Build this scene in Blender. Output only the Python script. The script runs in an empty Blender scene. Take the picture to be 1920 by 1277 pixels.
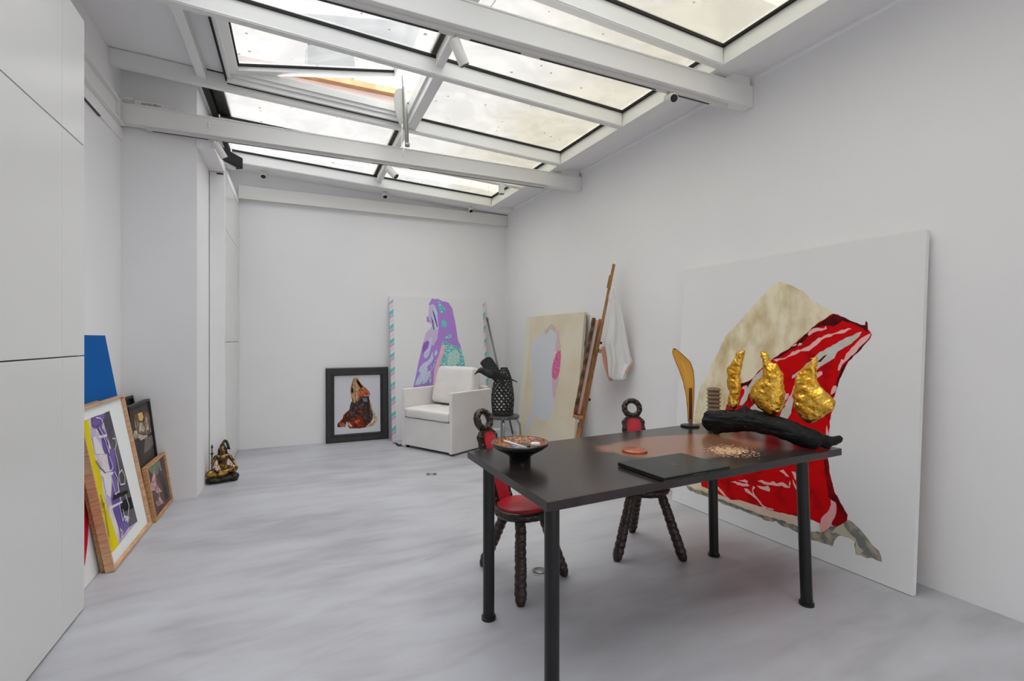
import bpy, bmesh, math, random
from mathutils import Vector, Matrix, noise as mnoise
sc = bpy.context.scene
col = sc.collection
PI = math.pi
R = math.radians

# ---------------------------------------------------------------- camera
cam_d = bpy.data.cameras.new('camera'); cam = bpy.data.objects.new('camera', cam_d); col.objects.link(cam)
cam.location = (0, 0, 1.38); cam.rotation_euler = (PI/2, 0, -.421)
cam_d.sensor_width = 36; cam_d.lens = 36*902/1920; cam_d.shift_y = -.00078
cam_d.clip_start = .05; cam_d.clip_end = 200
sc.camera = cam
# ---------------------------------------------------------------- sky
world = bpy.data.worlds.new('overcast_sky'); sc.world = world; world.use_nodes = True
wn = world.node_tree; wb = wn.nodes['Background']
wb.inputs[0].default_value = (.98, .99, 1, 1)
# overcast sky: the zenith several times brighter than the horizon
wt = wn.nodes.new('ShaderNodeTexCoord'); wsx = wn.nodes.new('ShaderNodeSeparateXYZ'); wn.links.new(wt.outputs['Generated'], wsx.inputs[0])
wcl = wn.nodes.new('ShaderNodeClamp'); wn.links.new(wsx.outputs[2], wcl.inputs[0])
wpw = wn.nodes.new('ShaderNodeMath'); wpw.operation = 'POWER'; wpw.inputs[1].default_value = 2.4; wn.links.new(wcl.outputs[0], wpw.inputs[0])
wmr = wn.nodes.new('ShaderNodeMapRange'); wmr.inputs['To Min'].default_value = .7; wmr.inputs['To Max'].default_value = 15.0
wn.links.new(wpw.outputs[0], wmr.inputs[0]); wn.links.new(wmr.outputs[0], wb.inputs[1])
# ---------------------------------------------------------------- added fill lamp at an invented window behind the camera
def area(name, loc, rot, sx, sy, power, colr=(1, 1, 1)):
    d = bpy.data.lights.new(name, 'AREA'); d.shape = 'RECTANGLE'; d.size = sx; d.size_y = sy
    d.energy = power; d.color = colr
    o = bpy.data.objects.new(name, d); col.objects.link(o); o.location = loc; o.rotation_euler = rot
    return o
area('added_rear_fill', (1.1, -2.88, 1.55), (R(90), 0, 0), 3.4, 2.3, 1.5, (1, .985, .97))
# ---------------------------------------------------------------- exposure
sc.view_settings.view_transform = 'Standard'; sc.view_settings.look = 'None'
sc.view_settings.exposure = 0.56; sc.view_settings.gamma = 1; sc.view_settings.use_curve_mapping = False

# ================================================================ materials
def lin(c):
    return tuple((x/255/12.92 if x/255 <= .04045 else ((x/255+.055)/1.055)**2.4) for x in c) + (1,)
MATS = {}
def mat(name, c, r=.5, m=0., c2=None, sc_=6., lo=.4, hi=.6, bump=0., bsc=40., stretch=None, coat=0., trans=0., ior=1.45, detail=4., spec=.5, sheen=0.):
    if name in MATS: return MATS[name]
    M = bpy.data.materials.new(name); M.use_nodes = True; nt = M.node_tree; N = nt.nodes; L = nt.links
    b = N['Principled BSDF']
    b.inputs['Base Color'].default_value = lin(c); b.inputs['Roughness'].default_value = r; b.inputs['Metallic'].default_value = m
    b.inputs['Coat Weight'].default_value = coat; b.inputs['Transmission Weight'].default_value = trans; b.inputs['IOR'].default_value = ior
    b.inputs['Specular IOR Level'].default_value = spec; b.inputs['Sheen Weight'].default_value = sheen
    tc = N.new('ShaderNodeTexCoord'); mp = N.new('ShaderNodeMapping'); L.new(tc.outputs['Object'], mp.inputs[0])
    if stretch: mp.inputs['Scale'].default_value = stretch
    if c2:
        nz = N.new('ShaderNodeTexNoise'); nz.inputs['Scale'].default_value = sc_; nz.inputs['Detail'].default_value = detail
        L.new(mp.outputs[0], nz.inputs['Vector'])
        rp = N.new('ShaderNodeValToRGB'); rp.color_ramp.elements[0].position = lo; rp.color_ramp.elements[1].position = hi
        rp.color_ramp.elements[0].color = lin(c); rp.color_ramp.elements[1].color = lin(c2)
        L.new(nz.outputs[0], rp.inputs[0]); L.new(rp.outputs[0], b.inputs['Base Color'])
    if bump:
        n2 = N.new('ShaderNodeTexNoise'); n2.inputs['Scale'].default_value = bsc; n2.inputs['Detail'].default_value = 5
        L.new(mp.outputs[0], n2.inputs['Vector'])
        bp = N.new('ShaderNodeBump'); bp.inputs['Strength'].default_value = bump; bp.inputs['Distance'].default_value = .01
        L.new(n2.outputs[0], bp.inputs['Height']); L.new(bp.outputs[0], b.inputs['Normal'])
    MATS[name] = M
    return M
WALL = mat('white_wall_paint', (239, 238, 239), .75, c2=(236, 235, 236), sc_=.8, bump=.06, bsc=9)
STEEL = mat('white_beam_paint', (232, 231, 228), .55, bump=.05, bsc=12)
FRAME = mat('white_frame_paint', (232, 232, 230), .4)
LAQ = mat('white_lacquer', (222, 222, 221), .22, spec=.4)
BLACK = mat('black_plastic', (18, 18, 19), .4)
GAP = mat('black_rubber_gasket', (34, 32, 30), .8)
CHROME = mat('brushed_metal', (185, 187, 188), .28, 1.)
def floor_mat():
    M = mat('polished_concrete', (150, 150, 156), .36)
    nt = M.node_tree; N = nt.nodes; L = nt.links; b = N['Principled BSDF']
    tc = N.new('ShaderNodeTexCoord')
    def nz(s, d, stretch, dist=0.):
        mp = N.new('ShaderNodeMapping'); mp.inputs['Scale'].default_value = stretch; mp.inputs['Rotation'].default_value = (0, 0, R(-12)); L.new(tc.outputs['Object'], mp.inputs[0])
        n = N.new('ShaderNodeTexNoise'); n.inputs['Scale'].default_value = s; n.inputs['Detail'].default_value = d; n.inputs['Distortion'].default_value = dist
        L.new(mp.outputs[0], n.inputs['Vector']); return n.outputs[0]
    a = nz(1.1, 5, (.55, 1.8, 1), .6); c = nz(4.5, 6, (.5, 1.5, 1), .4)
    mx = N.new('ShaderNodeMath'); mx.operation = 'MULTIPLY_ADD'; mx.inputs[1].default_value = .45; L.new(c, mx.inputs[0]); 
    m2 = N.new('ShaderNodeMath'); m2.operation = 'MULTIPLY'; m2.inputs[1].default_value = .55; L.new(a, m2.inputs[0]); L.new(m2.outputs[0], mx.inputs[2])
    rp = N.new('ShaderNodeValToRGB'); e = rp.color_ramp.elements
    e[0].position = .36; e[0].color = lin((160, 159, 165)); e[1].position = .66; e[1].color = lin((190, 192, 198))
    e2 = rp.color_ramp.elements.new(.5); e2.color = lin((179, 179, 185))
    L.new(mx.outputs[0], rp.inputs[0]); L.new(rp.outputs[0], b.inputs['Base Color'])
    rr = N.new('ShaderNodeMapRange'); rr.inputs['To Min'].default_value = .3; rr.inputs['To Max'].default_value = .5
    L.new(c, rr.inputs[0]); L.new(rr.outputs[0], b.inputs['Roughness'])
    return M
FLOOR = floor_mat()
def glass_mat():
    M = bpy.data.materials.new('weathered_skylight_glass'); M.use_nodes = True; nt = M.node_tree; N = nt.nodes; L = nt.links
    N.clear(); out = N.new('ShaderNodeOutputMaterial')
    geo = N.new('ShaderNodeNewGeometry')
    def nz(s, d=3, dist=0.):
        n = N.new('ShaderNodeTexNoise'); n.inputs['Scale'].default_value = s; n.inputs['Detail'].default_value = d; n.inputs['Distortion'].default_value = dist
        L.new(geo.outputs['Position'], n.inputs['Vector']); return n.outputs[0]
    def ramp(src, stops):
        r = N.new('ShaderNodeValToRGB'); e = r.color_ramp.elements
        e[0].position, e[0].color = stops[0][0], stops[0][1]; e[1].position, e[1].color = stops[-1][0], stops[-1][1]
        for p, c in stops[1:-1]: x = e.new(p); x.color = c
        L.new(src, r.inputs[0]); return r.outputs[0]
    sep = N.new('ShaderNodeSeparateXYZ'); L.new(geo.outputs['Position'], sep.inputs[0])
    # algae film: thicker at the low end of the panes
    mr = N.new('ShaderNodeMapRange'); mr.inputs['From Min'].default_value = .6; mr.inputs['From Max'].default_value = 2.9; L.new(sep.outputs[0], mr.inputs[0])
    ad = N.new('ShaderNodeMath'); ad.operation = 'MULTIPLY_ADD'; ad.inputs[1].default_value = .55; L.new(nz(1.6, 4, .5), ad.inputs[0]); L.new(mr.outputs[0], ad.inputs[2])
    film = ramp(ad.outputs[0], [(.25, (.238, .241, .238, 1)), (.75, (.215, .215, .202, 1)), (1., (.18, .175, .145, 1))])
    # smears
    sm = ramp(nz(2.6, 3, 1.4), [(.38, (.86, .86, .88, 1)), (.62, (1, 1, 1, 1))])
    mul = N.new('ShaderNodeMix'); mul.data_type = 'RGBA'; mul.blend_type = 'MULTIPLY'; mul.inputs[0].default_value = 1; L.new(film, mul.inputs[6]); L.new(sm, mul.inputs[7])
    # specks of dirt
    v = N.new('ShaderNodeTexVoronoi'); v.inputs['Scale'].default_value = 9.5; L.new(geo.outputs['Position'], v.inputs['Vector'])
    wsp = N.new('ShaderNodeMath'); wsp.operation = 'MULTIPLY_ADD'; wsp.inputs[1].default_value = .16; L.new(nz(60, 2), wsp.inputs[0]); L.new(v.outputs['Distance'], wsp.inputs[2])
    cs = N.new('ShaderNodeSeparateColor'); L.new(v.outputs['Color'], cs.inputs[0])
    th = N.new('ShaderNodeMath'); th.operation = 'MULTIPLY_ADD'; th.inputs[1].default_value = .12; th.inputs[2].default_value = .09; L.new(cs.outputs[0], th.inputs[0])
    lt = N.new('ShaderNodeMath'); lt.operation = 'LESS_THAN'; L.new(wsp.outputs[0], lt.inputs[0]); L.new(th.outputs[0], lt.inputs[1])
    mk = N.new('ShaderNodeMath'); mk.operation = 'GREATER_THAN'; mk.inputs[1].default_value = .1; L.new(cs.outputs[1], mk.inputs[0])
    sp = N.new('ShaderNodeMath'); sp.operation = 'MULTIPLY'; L.new(lt.outputs[0], sp.inputs[0]); L.new(mk.outputs[0], sp.inputs[1])
    dk = N.new('ShaderNodeMix'); dk.data_type = 'RGBA'; L.new(sp.outputs[0], dk.inputs[0]); L.new(mul.outputs[2], dk.inputs[6]); dk.inputs[7].default_value = (.09, .085, .075, 1)
    tr0 = N.new('ShaderNodeBsdfTransparent'); L.new(dk.outputs[2], tr0.inputs[0]); tl = N.new('ShaderNodeBsdfTranslucent'); L.new(dk.outputs[2], tl.inputs[0])
    tr = N.new('ShaderNodeMixShader'); tr.inputs[0].default_value = .32; L.new(tr0.outputs[0], tr.inputs[1]); L.new(tl.outputs[0], tr.inputs[2])
    gl = N.new('ShaderNodeBsdfGlossy'); gl.inputs['Roughness'].default_value = .1
    ms = N.new('ShaderNodeMixShader'); ms.inputs[0].default_value = .04; L.new(tr.outputs[0], ms.inputs[1]); L.new(gl.outputs[0], ms.inputs[2])
    L.new(ms.outputs[0], out.inputs[0]); return M
GLASS = glass_mat()
def clear_mat():
    M = bpy.data.materials.new('clean_glass_face'); M.use_nodes = True; N = M.node_tree.nodes; L = M.node_tree.links; N.clear()
    o = N.new('ShaderNodeOutputMaterial'); t = N.new('ShaderNodeBsdfTransparent'); g = N.new('ShaderNodeBsdfGlossy'); g.inputs['Roughness'].default_value = .05
    m = N.new('ShaderNodeMixShader'); m.inputs[0].default_value = .04; L.new(t.outputs[0], m.inputs[1]); L.new(g.outputs[0], m.inputs[2]); L.new(m.outputs[0], o.inputs[0]); return M
CLEAR = clear_mat()

# ================================================================ mesh helpers
class MB:
    def __init__(s): s.v = []; s.f = []; s.m = []; s.s = []
    def add(s, vs, fs, mi=0, smooth=False):
        n = len(s.v); s.v += [tuple(v) for v in vs]
        for f in fs: s.f.append([n+i for i in f]); s.m.append(mi); s.s.append(smooth)
        return s
    def box(s, x0, x1, y0, y1, z0, z1, mi=0):
        vs = [(x, y, z) for x in (x0, x1) for y in (y0, y1) for z in (z0, z1)]
        return s.add(vs, [(0, 1, 3, 2), (4, 6, 7, 5), (0, 4, 5, 1), (2, 3, 7, 6), (0, 2, 6, 4), (1, 5, 7, 3)], mi)
    def hexa(s, v8, mi=0):      # 4 bottom (ccw from above), 4 top
        return s.add(v8, [(3, 2, 1, 0), (4, 5, 6, 7), (0, 1, 5, 4), (1, 2, 6, 5), (2, 3, 7, 6), (3, 0, 4, 7)], mi)
    def prism(s, poly, fn, d0, d1, mi=0, smooth=False):      # poly in (a,b); fn(a,b,d) -> point
        n = len(poly); vs = [fn(a, b, d0) for a, b in poly]+[fn(a, b, d1) for a, b in poly]
        fs = [tuple(range(n))[::-1], tuple(range(n, 2*n))]+[(i, (i+1) % n, n+(i+1) % n, n+i) for i in range(n)]
        return s.add(vs, fs, mi, smooth)
    def tube(s, pts, r, n=10, mi=0, cap=True, smooth=True, squash=1.):
        pts = [Vector(p) for p in pts]; m = len(pts); rs = r if isinstance(r, (list, tuple)) else [r]*m
        ref = None; vs = []
        for i, p in enumerate(pts):
            t = (pts[min(i+1, m-1)]-pts[max(i-1, 0)]).normalized()
            if ref is None:
                ref = Vector((0, 0, 1)) if abs(t.z) < .9 else Vector((1, 0, 0))
                ref = (ref-t*ref.dot(t)).normalized()
            else: ref = (ref-t*ref.dot(t)).normalized()
            b = t.cross(ref)
            for k in range(n):
                a = 2*PI*k/n; vs.append(p+(ref*math.cos(a)+b*math.sin(a)*squash)*rs[i])
        fs = [(i*n+k, i*n+(k+1) % n, (i+1)*n+(k+1) % n, (i+1)*n+k) for i in range(m-1) for k in range(n)]
        s.add(vs, fs, mi, smooth)
        if cap:
            b = len(s.v)-len(vs); s.f.append([b+k for k in range(n)][::-1]); s.m.append(mi); s.s.append(False)
            s.f.append([b+(m-1)*n+k for k in range(n)]); s.m.append(mi); s.s.append(False)
        return s
    def lathe(s, prof, n=32, c=(0, 0, 0), mi=0, smooth=True, wob=None, cap=True):
        vs = []
        for r, z in prof:
            for k in range(n):
                a = 2*PI*k/n; rr = r*(wob(a, z) if wob else 1); vs.append((c[0]+rr*math.cos(a), c[1]+rr*math.sin(a), c[2]+z))
        m = len(prof)
        fs = [(i*n+k, i*n+(k+1) % n, (i+1)*n+(k+1) % n, (i+1)*n+k) for i in range(m-1) for k in range(n)]
        s.add(vs, fs, mi, smooth); b = len(s.v)-len(vs)
        if not cap: return s
        if prof[0][0] > 1e-4: s.f.append([b+k for k in range(n)][::-1]); s.m.append(mi); s.s.append(False)
        if prof[-1][0] > 1e-4: s.f.append([b+(m-1)*n+k for k in range(n)]); s.m.append(mi); s.s.append(False)
        return s
    def ball(s, c, r, n=8, mi=0, sq=(1, 1, 1)):
        pr = [(math.sin(PI*i/n), -math.cos(PI*i/n)) for i in range(n+1)]
        k = n+2; vs = [(c[0]+r*a*math.cos(2*PI*j/k)*sq[0], c[1]+r*a*math.sin(2*PI*j/k)*sq[1], c[2]+r*b*sq[2]) for a, b in pr for j in range(k)]
        return s.add(vs, [(i*k+j, i*k+(j+1) % k, (i+1)*k+(j+1) % k, (i+1)*k+j) for i in range(n) for j in range(k)], mi, True)
    def chain(s, pts, rs, sq=(1, 1, 1)):     # overlapping balls for later remeshing
        for i in range(len(pts)-1):
            a, b = Vector(pts[i]), Vector(pts[i+1]); d = (b-a).length; k = max(1, int(d/(min(rs[i], rs[i+1])*.35)))
            for j in range(k+1):
                t = j/k; s.ball(a.lerp(b, t), rs[i]+(rs[i+1]-rs[i])*t, 8, 0, sq)
        return s
    def grid(s, fn, nu, nv, mi=0, smooth=True, closed=False):
        vs = [fn(i/nu, j/nv) for i in range(nu+1) for j in range(nv+1)]
        return s.add(vs, [(i*(nv+1)+j, (i+1)*(nv+1)+j, (i+1)*(nv+1)+j+1, i*(nv+1)+j+1) for i in range(nu) for j in range(nv)], mi, smooth)
    def mesh(s, name, mats):
        me = bpy.data.meshes.new(name); me.from_pydata(s.v, [], s.f)
        for M in mats: me.materials.append(M)
        me.polygons.foreach_set('material_index', s.m); me.polygons.foreach_set('use_smooth', s.s)
        bm = bmesh.new(); bm.from_mesh(me); bmesh.ops.remove_doubles(bm, verts=bm.verts, dist=1e-6)
        bmesh.ops.recalc_face_normals(bm, faces=bm.faces); bm.to_mesh(me); bm.free(); me.update()
        return me
def obj(name, mb, mats, parent=None, bevel=0, seg=2, split=False, kind=None, label=None, solid=0):
    if not isinstance(mats, (list, tuple)): mats = [mats]
    me = mb.mesh(name, mats) if isinstance(mb, MB) else mb
    o = bpy.data.objects.new(name, me); col.objects.link(o)
    if parent: o.parent = parent
    if solid:
        sm = o.modifiers.new('Solidify', 'SOLIDIFY'); sm.thickness = solid; sm.offset = 0
    if bevel:
        b = o.modifiers.new('Bevel', 'BEVEL'); b.width = bevel; b.segments = seg; b.limit_method = 'ANGLE'; b.angle_limit = R(40)
    if split:
        e = o.modifiers.new('EdgeSplit', 'EDGE_SPLIT'); e.split_angle = R(38)
    if kind: o['kind'] = kind
    if label: o['label'] = label
    return o
def tag(o, label, cat, group=None, kind=None):
    o['label'] = label; o['category'] = cat
    if group: o['group'] = group
    if kind: o['kind'] = kind
    return o
def thing(name, label, cat, loc=(0, 0, 0), rz=0, group=None, tilt=0):
    o = bpy.data.objects.new(name, None); col.objects.link(o); o.empty_display_size = .05
    o.matrix_world = Matrix.Translation(loc) @ Matrix.Rotation(rz, 4, 'Z') @ Matrix.Rotation(-tilt, 4, 'X')
    tag(o, label, cat, group); return o
def struct(name, mb, mats, **k):
    return obj(name, mb, mats, kind='structure', **k)
def remesh(mb, voxel, smooth=4, amp=0., fsc=20., mats=(), name='organic', crease=False, seed=0):
    me = mb.mesh(name, []); o = bpy.data.objects.new(name, me); col.objects.link(o)
    r = o.modifiers.new('r', 'REMESH'); r.mode = 'VOXEL'; r.voxel_size = voxel; r.use_smooth_shade = True
    if smooth:
        s = o.modifiers.new('s', 'SMOOTH'); s.iterations = smooth; s.factor = .5
    dg = bpy.context.evaluated_depsgraph_get(); ev = o.evaluated_get(dg)
    out = bpy.data.meshes.new_from_object(ev, depsgraph=dg); out.name = name
    bpy.data.objects.remove(o); bpy.data.meshes.remove(me)
    if amp:
        nr = [v.normal.copy() for v in out.vertices]
        for v, n_ in zip(out.vertices, nr):
            p = (v.co+Vector((seed, seed*.7, 0)))*fsc
            h = mnoise.noise(p)+.5*mnoise.noise(p*2.1)
            if crease: h = .35-abs(h)*1.6
            v.co += n_*h*amp
    out.materials.clear()
    for M in mats: out.materials.append(M)
    for p in out.polygons: p.use_smooth = True; p.material_index = 0
    return out
def clip(poly, x0, x1, z0, z1):
    def cut(ps, ins, inter):
        res = []
        for i, p in enumerate(ps):
            q = ps[i-1]
            if ins(p):
                if not ins(q): res.append(inter(q, p))
                res.append(p)
            elif ins(q): res.append(inter(q, p))
        return res
    def ix(c): return lambda a, b: (c, a[1]+(b[1]-a[1])*(c-a[0])/(b[0]-a[0]))
    def iz(c): return lambda a, b: (a[0]+(b[0]-a[0])*(c-a[1])/(b[1]-a[1]), c)
    for ins, it in ((lambda p: p[0] >= x0, ix(x0)), (lambda p: p[0] <= x1, ix(x1)), (lambda p: p[1] >= z0, iz(z0)), (lambda p: p[1] <= z1, iz(z1))):
        if len(poly) < 3: return []
        poly = cut(poly, ins, it)
    return poly if len(poly) >= 3 else []
# outlines of the painted shapes, metres on each canvas: (paint, [(across, up), ...])
ART={}
ART['BIG']=[('tan',[(0.889,1.791),(0.908,1.786),(0.982,1.752),(1.05,1.713),(1.094,1.67),(1.13,1.636),(1.219,1.586),(1.259,1.547),(1.333,1.413),(1.216,1.213),(1.022,0.937),(0.791,0.909),(0.891,0.486),(0.639,0.191),(0.273,0.119),(0.169,0.15),(0.125,0.305),(0.133,0.51),(0.185,0.709),(0.208,0.838),(0.219,0.914),(0.25,1.003),(0.289,1.057),(0.316,1.118),(0.338,1.186),(0.351,1.212),(0.398,1.28),(0.424,1.339),(0.445,1.388),(0.476,1.429),(0.521,1.469),(0.566,1.508),(0.6,1.547),(0.634,1.577),(0.675,1.622),(0.716,1.666),(0.748,1.694),(0.788,1.725),(0.819,1.757),(0.842,1.773),(0.866,1.786)]),('greyrock',[(0.138,0.168),(0.292,0.161),(0.365,0.162),(0.459,0.16),(0.581,0.15),(0.707,0.148),(0.843,0.148),(0.944,0.151),(1.031,0.156),(1.114,0.152),(1.162,0.145),(1.246,0.167),(1.303,0.225),(1.359,0.255),(1.368,0.277),(1.399,0.294),(1.416,0.296),(1.44,0.286),(1.467,0.263),(1.5,0.236),(1.534,0.2),(1.566,0.177),(1.582,0.149),(1.59,0.122),(1.537,0.121),(1.505,0.112),(1.453,0.112),(1.441,0.158),(1.44,0.186),(1.389,0.189),(1.368,0.189),(1.348,0.178),(1.328,0.144),(1.322,0.109),(1.286,0.103),(1.249,0.1),(1.164,0.103),(1.1,0.108),(1.041,0.123),(0.99,0.117),(0.945,0.135),(0.882,0.114),(0.807,0.123),(0.748,0.117),(0.708,0.126),(0.667,0.127),(0.605,0.121),(0.551,0.122),(0.518,0.122),(0.472,0.127),(0.426,0.132),(0.367,0.134),(0.257,0.131),(0.18,0.134)]),('cream',[(1.372,0.278),(1.395,0.227),(1.443,0.201),(1.457,0.171),(1.485,0.139),(1.466,0.117),(1.453,0.119),(1.444,0.18),(1.389,0.196),(1.333,0.191),(1.304,0.188)]),('red',[(1.266,1.546),(1.291,1.539),(1.317,1.524),(1.366,1.5),(1.396,1.483),(1.42,1.472),(1.449,1.468),(1.451,1.49),(1.46,1.481),(1.462,1.446),(1.485,1.412),(1.474,1.387),(1.453,1.355),(1.431,1.327),(1.392,1.285),(1.353,1.232),(1.331,1.179),(1.315,1.126),(1.304,1.086),(1.288,1.026),(1.276,1.002),(1.287,0.96),(1.269,0.862),(1.264,0.765),(1.273,0.653),(1.27,0.631),(1.275,0.586),(1.281,0.55),(1.299,0.486),(1.315,0.438),(1.346,0.395),(1.368,0.365),(1.395,0.326),(1.392,0.292),(1.379,0.273),(1.338,0.233),(1.302,0.232),(1.244,0.22),(1.151,0.227),(1.078,0.216),(0.985,0.206),(0.933,0.197),(0.822,0.197),(0.724,0.197),(0.663,0.193),(0.591,0.171),(0.525,0.179),(0.457,0.188),(0.363,0.195),(0.302,0.202),(0.297,0.224),(0.344,0.429),(0.468,0.763),(0.501,0.873),(0.606,0.986),(0.611,1.049),(0.664,1.061),(0.697,1.083),(0.745,1.136),(0.793,1.184),(0.854,1.243),(0.915,1.278),(0.967,1.312),(1.009,1.352),(1.058,1.391),(1.105,1.429),(1.158,1.483),(1.215,1.522),(1.253,1.546)]),('maroon',[(1.266,1.546),(1.171,1.49),(1.098,1.429),(1.037,1.366),(0.974,1.316),(0.915,1.278),(0.854,1.243),(0.878,1.242),(0.931,1.271),(1.004,1.316),(1.066,1.359),(1.107,1.401),(1.119,1.436),(1.192,1.469),(1.269,1.467),(1.318,1.498),(1.366,1.49),(1.415,1.463),(1.45,1.437),(1.473,1.43),(1.461,1.446),(1.46,1.481),(1.451,1.49),(1.449,1.468),(1.42,1.472),(1.317,1.524)]),('maroon',[(1.485,1.412),(1.474,1.387),(1.431,1.327),(1.392,1.285),(1.353,1.232),(1.331,1.179),(1.315,1.126),(1.288,1.026),(1.269,1.018),(1.298,1.092),(1.308,1.152),(1.329,1.218),(1.375,1.278),(1.42,1.324),(1.463,1.387),(1.476,1.415)]),('maroon',[(0.714,1.084),(0.699,1.049),(0.665,1.03),(0.613,1.018),(0.611,1.049),(0.663,1.065)]),('darkred',[(1.27,0.631),(1.281,0.55),(1.299,0.486),(1.315,0.438),(1.368,0.365),(1.395,0.326),(1.379,0.273),(1.338,0.233),(1.309,0.238),(1.336,0.295),(1.333,0.369),(1.281,0.398),(1.261,0.507),(1.241,0.617)]),('darkred',[(1.071,0.193),(1.151,0.212),(1.16,0.191),(1.121,0.186)]),('pink',[(0.895,1.226),(1.006,1.273),(1.062,1.3),(1.118,1.304),(1.164,1.346),(1.202,1.38),(1.271,1.414),(1.333,1.426),(1.377,1.451),(1.356,1.453),(1.296,1.433),(1.214,1.407),(1.155,1.38),(1.123,1.342),(1.061,1.317),(1.005,1.295),(0.954,1.257),(0.87,1.238)]),('pink',[(1.113,1.407),(1.14,1.429),(1.193,1.441),(1.225,1.451),(1.221,1.468),(1.205,1.458),(1.179,1.455),(1.165,1.462),(1.138,1.456),(1.112,1.436),(1.106,1.415)]),('pink',[(1.003,1.332),(1.024,1.341),(1.038,1.352),(1.024,1.352),(1.006,1.341)]),('pink',[(1.039,1.337),(1.067,1.349),(1.072,1.359),(1.052,1.356)]),('palegrey',[(1.433,1.428),(1.417,1.399),(1.406,1.387),(1.36,1.348),(1.301,1.308),(1.29,1.282),(1.278,1.262),(1.247,1.241),(1.216,1.219),(1.165,1.176),(1.117,1.187),(1.083,1.164),(1.013,1.116),(1.016,1.139),(1.068,1.177),(1.108,1.221),(1.148,1.257),(1.186,1.299),(1.231,1.323),(1.287,1.354),(1.346,1.393),(1.382,1.406),(1.416,1.428)]),('maroon',[(1.175,1.236),(1.195,1.232),(1.208,1.252),(1.236,1.286),(1.213,1.273)]),('pink',[(1.47,1.421),(1.479,1.415),(1.453,1.368),(1.42,1.33),(1.392,1.291),(1.375,1.278),(1.34,1.244),(1.329,1.225),(1.312,1.188),(1.303,1.187),(1.305,1.217),(1.322,1.257),(1.34,1.257),(1.351,1.29),(1.39,1.349),(1.429,1.387)]),('pink',[(1.17,1.125),(1.212,1.155),(1.211,1.175),(1.198,1.178),(1.172,1.163),(1.166,1.142)]),('pink',[(1.287,1.042),(1.301,1.08),(1.298,1.096),(1.285,1.091),(1.27,1.07),(1.266,1.03),(1.275,1.031)]),('pink',[(0.993,0.933),(1.019,0.998),(1.035,1.049),(1.04,1.088),(1.023,1.062),(1.018,1.026),(0.984,0.966),(0.967,0.93)]),('pink',[(0.964,0.992),(0.974,1.011),(0.997,1.01),(0.994,0.995),(0.98,0.969),(0.969,0.964)]),('palegrey',[(0.611,0.887),(0.635,0.95),(0.667,1.007),(0.698,1.064),(0.73,1.112),(0.794,1.169),(0.801,1.11),(0.742,1.052),(0.71,1.004),(0.694,0.987),(0.671,0.93),(0.638,0.89)]),('pink',[(0.61,0.986),(0.639,1.028),(0.665,1.042),(0.679,1.024),(0.667,1.0),(0.647,0.967),(0.653,1.014),(0.631,1.012)]),('palegrey',[(0.702,0.864),(0.793,0.986),(0.832,0.925),(0.803,0.812),(0.713,0.666),(0.617,0.557),(0.588,0.597)]),('palegrey',[(0.948,0.896),(1.019,0.988),(1.039,1.011),(1.014,0.884),(0.946,0.729),(0.902,0.7)]),('pink',[(1.248,0.782),(1.255,0.84),(1.271,0.786),(1.26,0.726)]),('pink',[(0.453,0.245),(0.488,0.229),(0.546,0.19),(0.591,0.171),(0.559,0.171),(0.502,0.196),(0.455,0.22)]),('pink',[(0.688,0.291),(0.719,0.293),(0.79,0.256),(0.839,0.219),(0.877,0.21),(0.923,0.209),(0.926,0.2),(0.887,0.196),(0.859,0.198),(0.801,0.233),(0.75,0.258),(0.7,0.27)]),('pink',[(0.761,0.326),(0.778,0.322),(0.766,0.293),(0.779,0.27),(0.81,0.24),(0.79,0.247),(0.759,0.273),(0.753,0.298)]),('pink',[(0.572,0.307),(0.614,0.321),(0.656,0.32),(0.717,0.328),(0.737,0.315),(0.718,0.306),(0.657,0.3),(0.615,0.305)]),('pink',[(0.634,0.335),(0.695,0.351),(0.725,0.348),(0.716,0.336),(0.676,0.334)]),('pink',[(0.793,0.37),(0.83,0.384),(0.887,0.381),(0.913,0.401),(0.927,0.388),(0.984,0.407),(1.028,0.392),(1.032,0.432),(1.037,0.417),(1.032,0.382),(1.003,0.379),(0.976,0.383),(0.915,0.369),(0.851,0.359)]),('pink',[(0.795,0.34),(0.833,0.339),(0.879,0.358),(0.898,0.338),(0.89,0.323),(0.853,0.321),(0.815,0.319)]),('pink',[(1.043,0.5),(1.065,0.497),(1.091,0.463),(1.108,0.452),(1.13,0.418),(1.13,0.402),(1.093,0.424),(1.066,0.457),(1.049,0.481)]),('pink',[(1.05,0.449),(1.064,0.424),(1.082,0.397),(1.111,0.389),(1.124,0.369),(1.104,0.365),(1.07,0.389),(1.056,0.422)]),('pink',[(0.954,0.478),(0.979,0.492),(0.997,0.48),(1.024,0.458),(1.007,0.458),(0.985,0.473)]),('rose',[(1.296,0.384),(1.325,0.374),(1.333,0.354),(1.329,0.293),(1.309,0.257),(1.302,0.232),(1.275,0.185),(1.246,0.164),(1.239,0.234),(1.256,0.277),(1.278,0.299),(1.291,0.326),(1.301,0.359)]),('palepink',[(0.458,0.174),(0.526,0.17),(0.591,0.169),(0.663,0.197),(0.724,0.193),(0.822,0.192),(0.933,0.197),(0.951,0.195),(1.002,0.211),(1.078,0.212),(1.154,0.233),(1.159,0.218),(1.087,0.199),(1.129,0.187),(1.164,0.189),(1.162,0.153),(1.114,0.156),(1.073,0.162),(1.031,0.152),(0.988,0.158),(0.935,0.153),(0.862,0.15),(0.805,0.144),(0.747,0.147),(0.707,0.144),(0.666,0.149),(0.581,0.15),(0.516,0.153),(0.459,0.151),(0.304,0.169),(0.23,0.158),(0.303,0.188)])]
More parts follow.
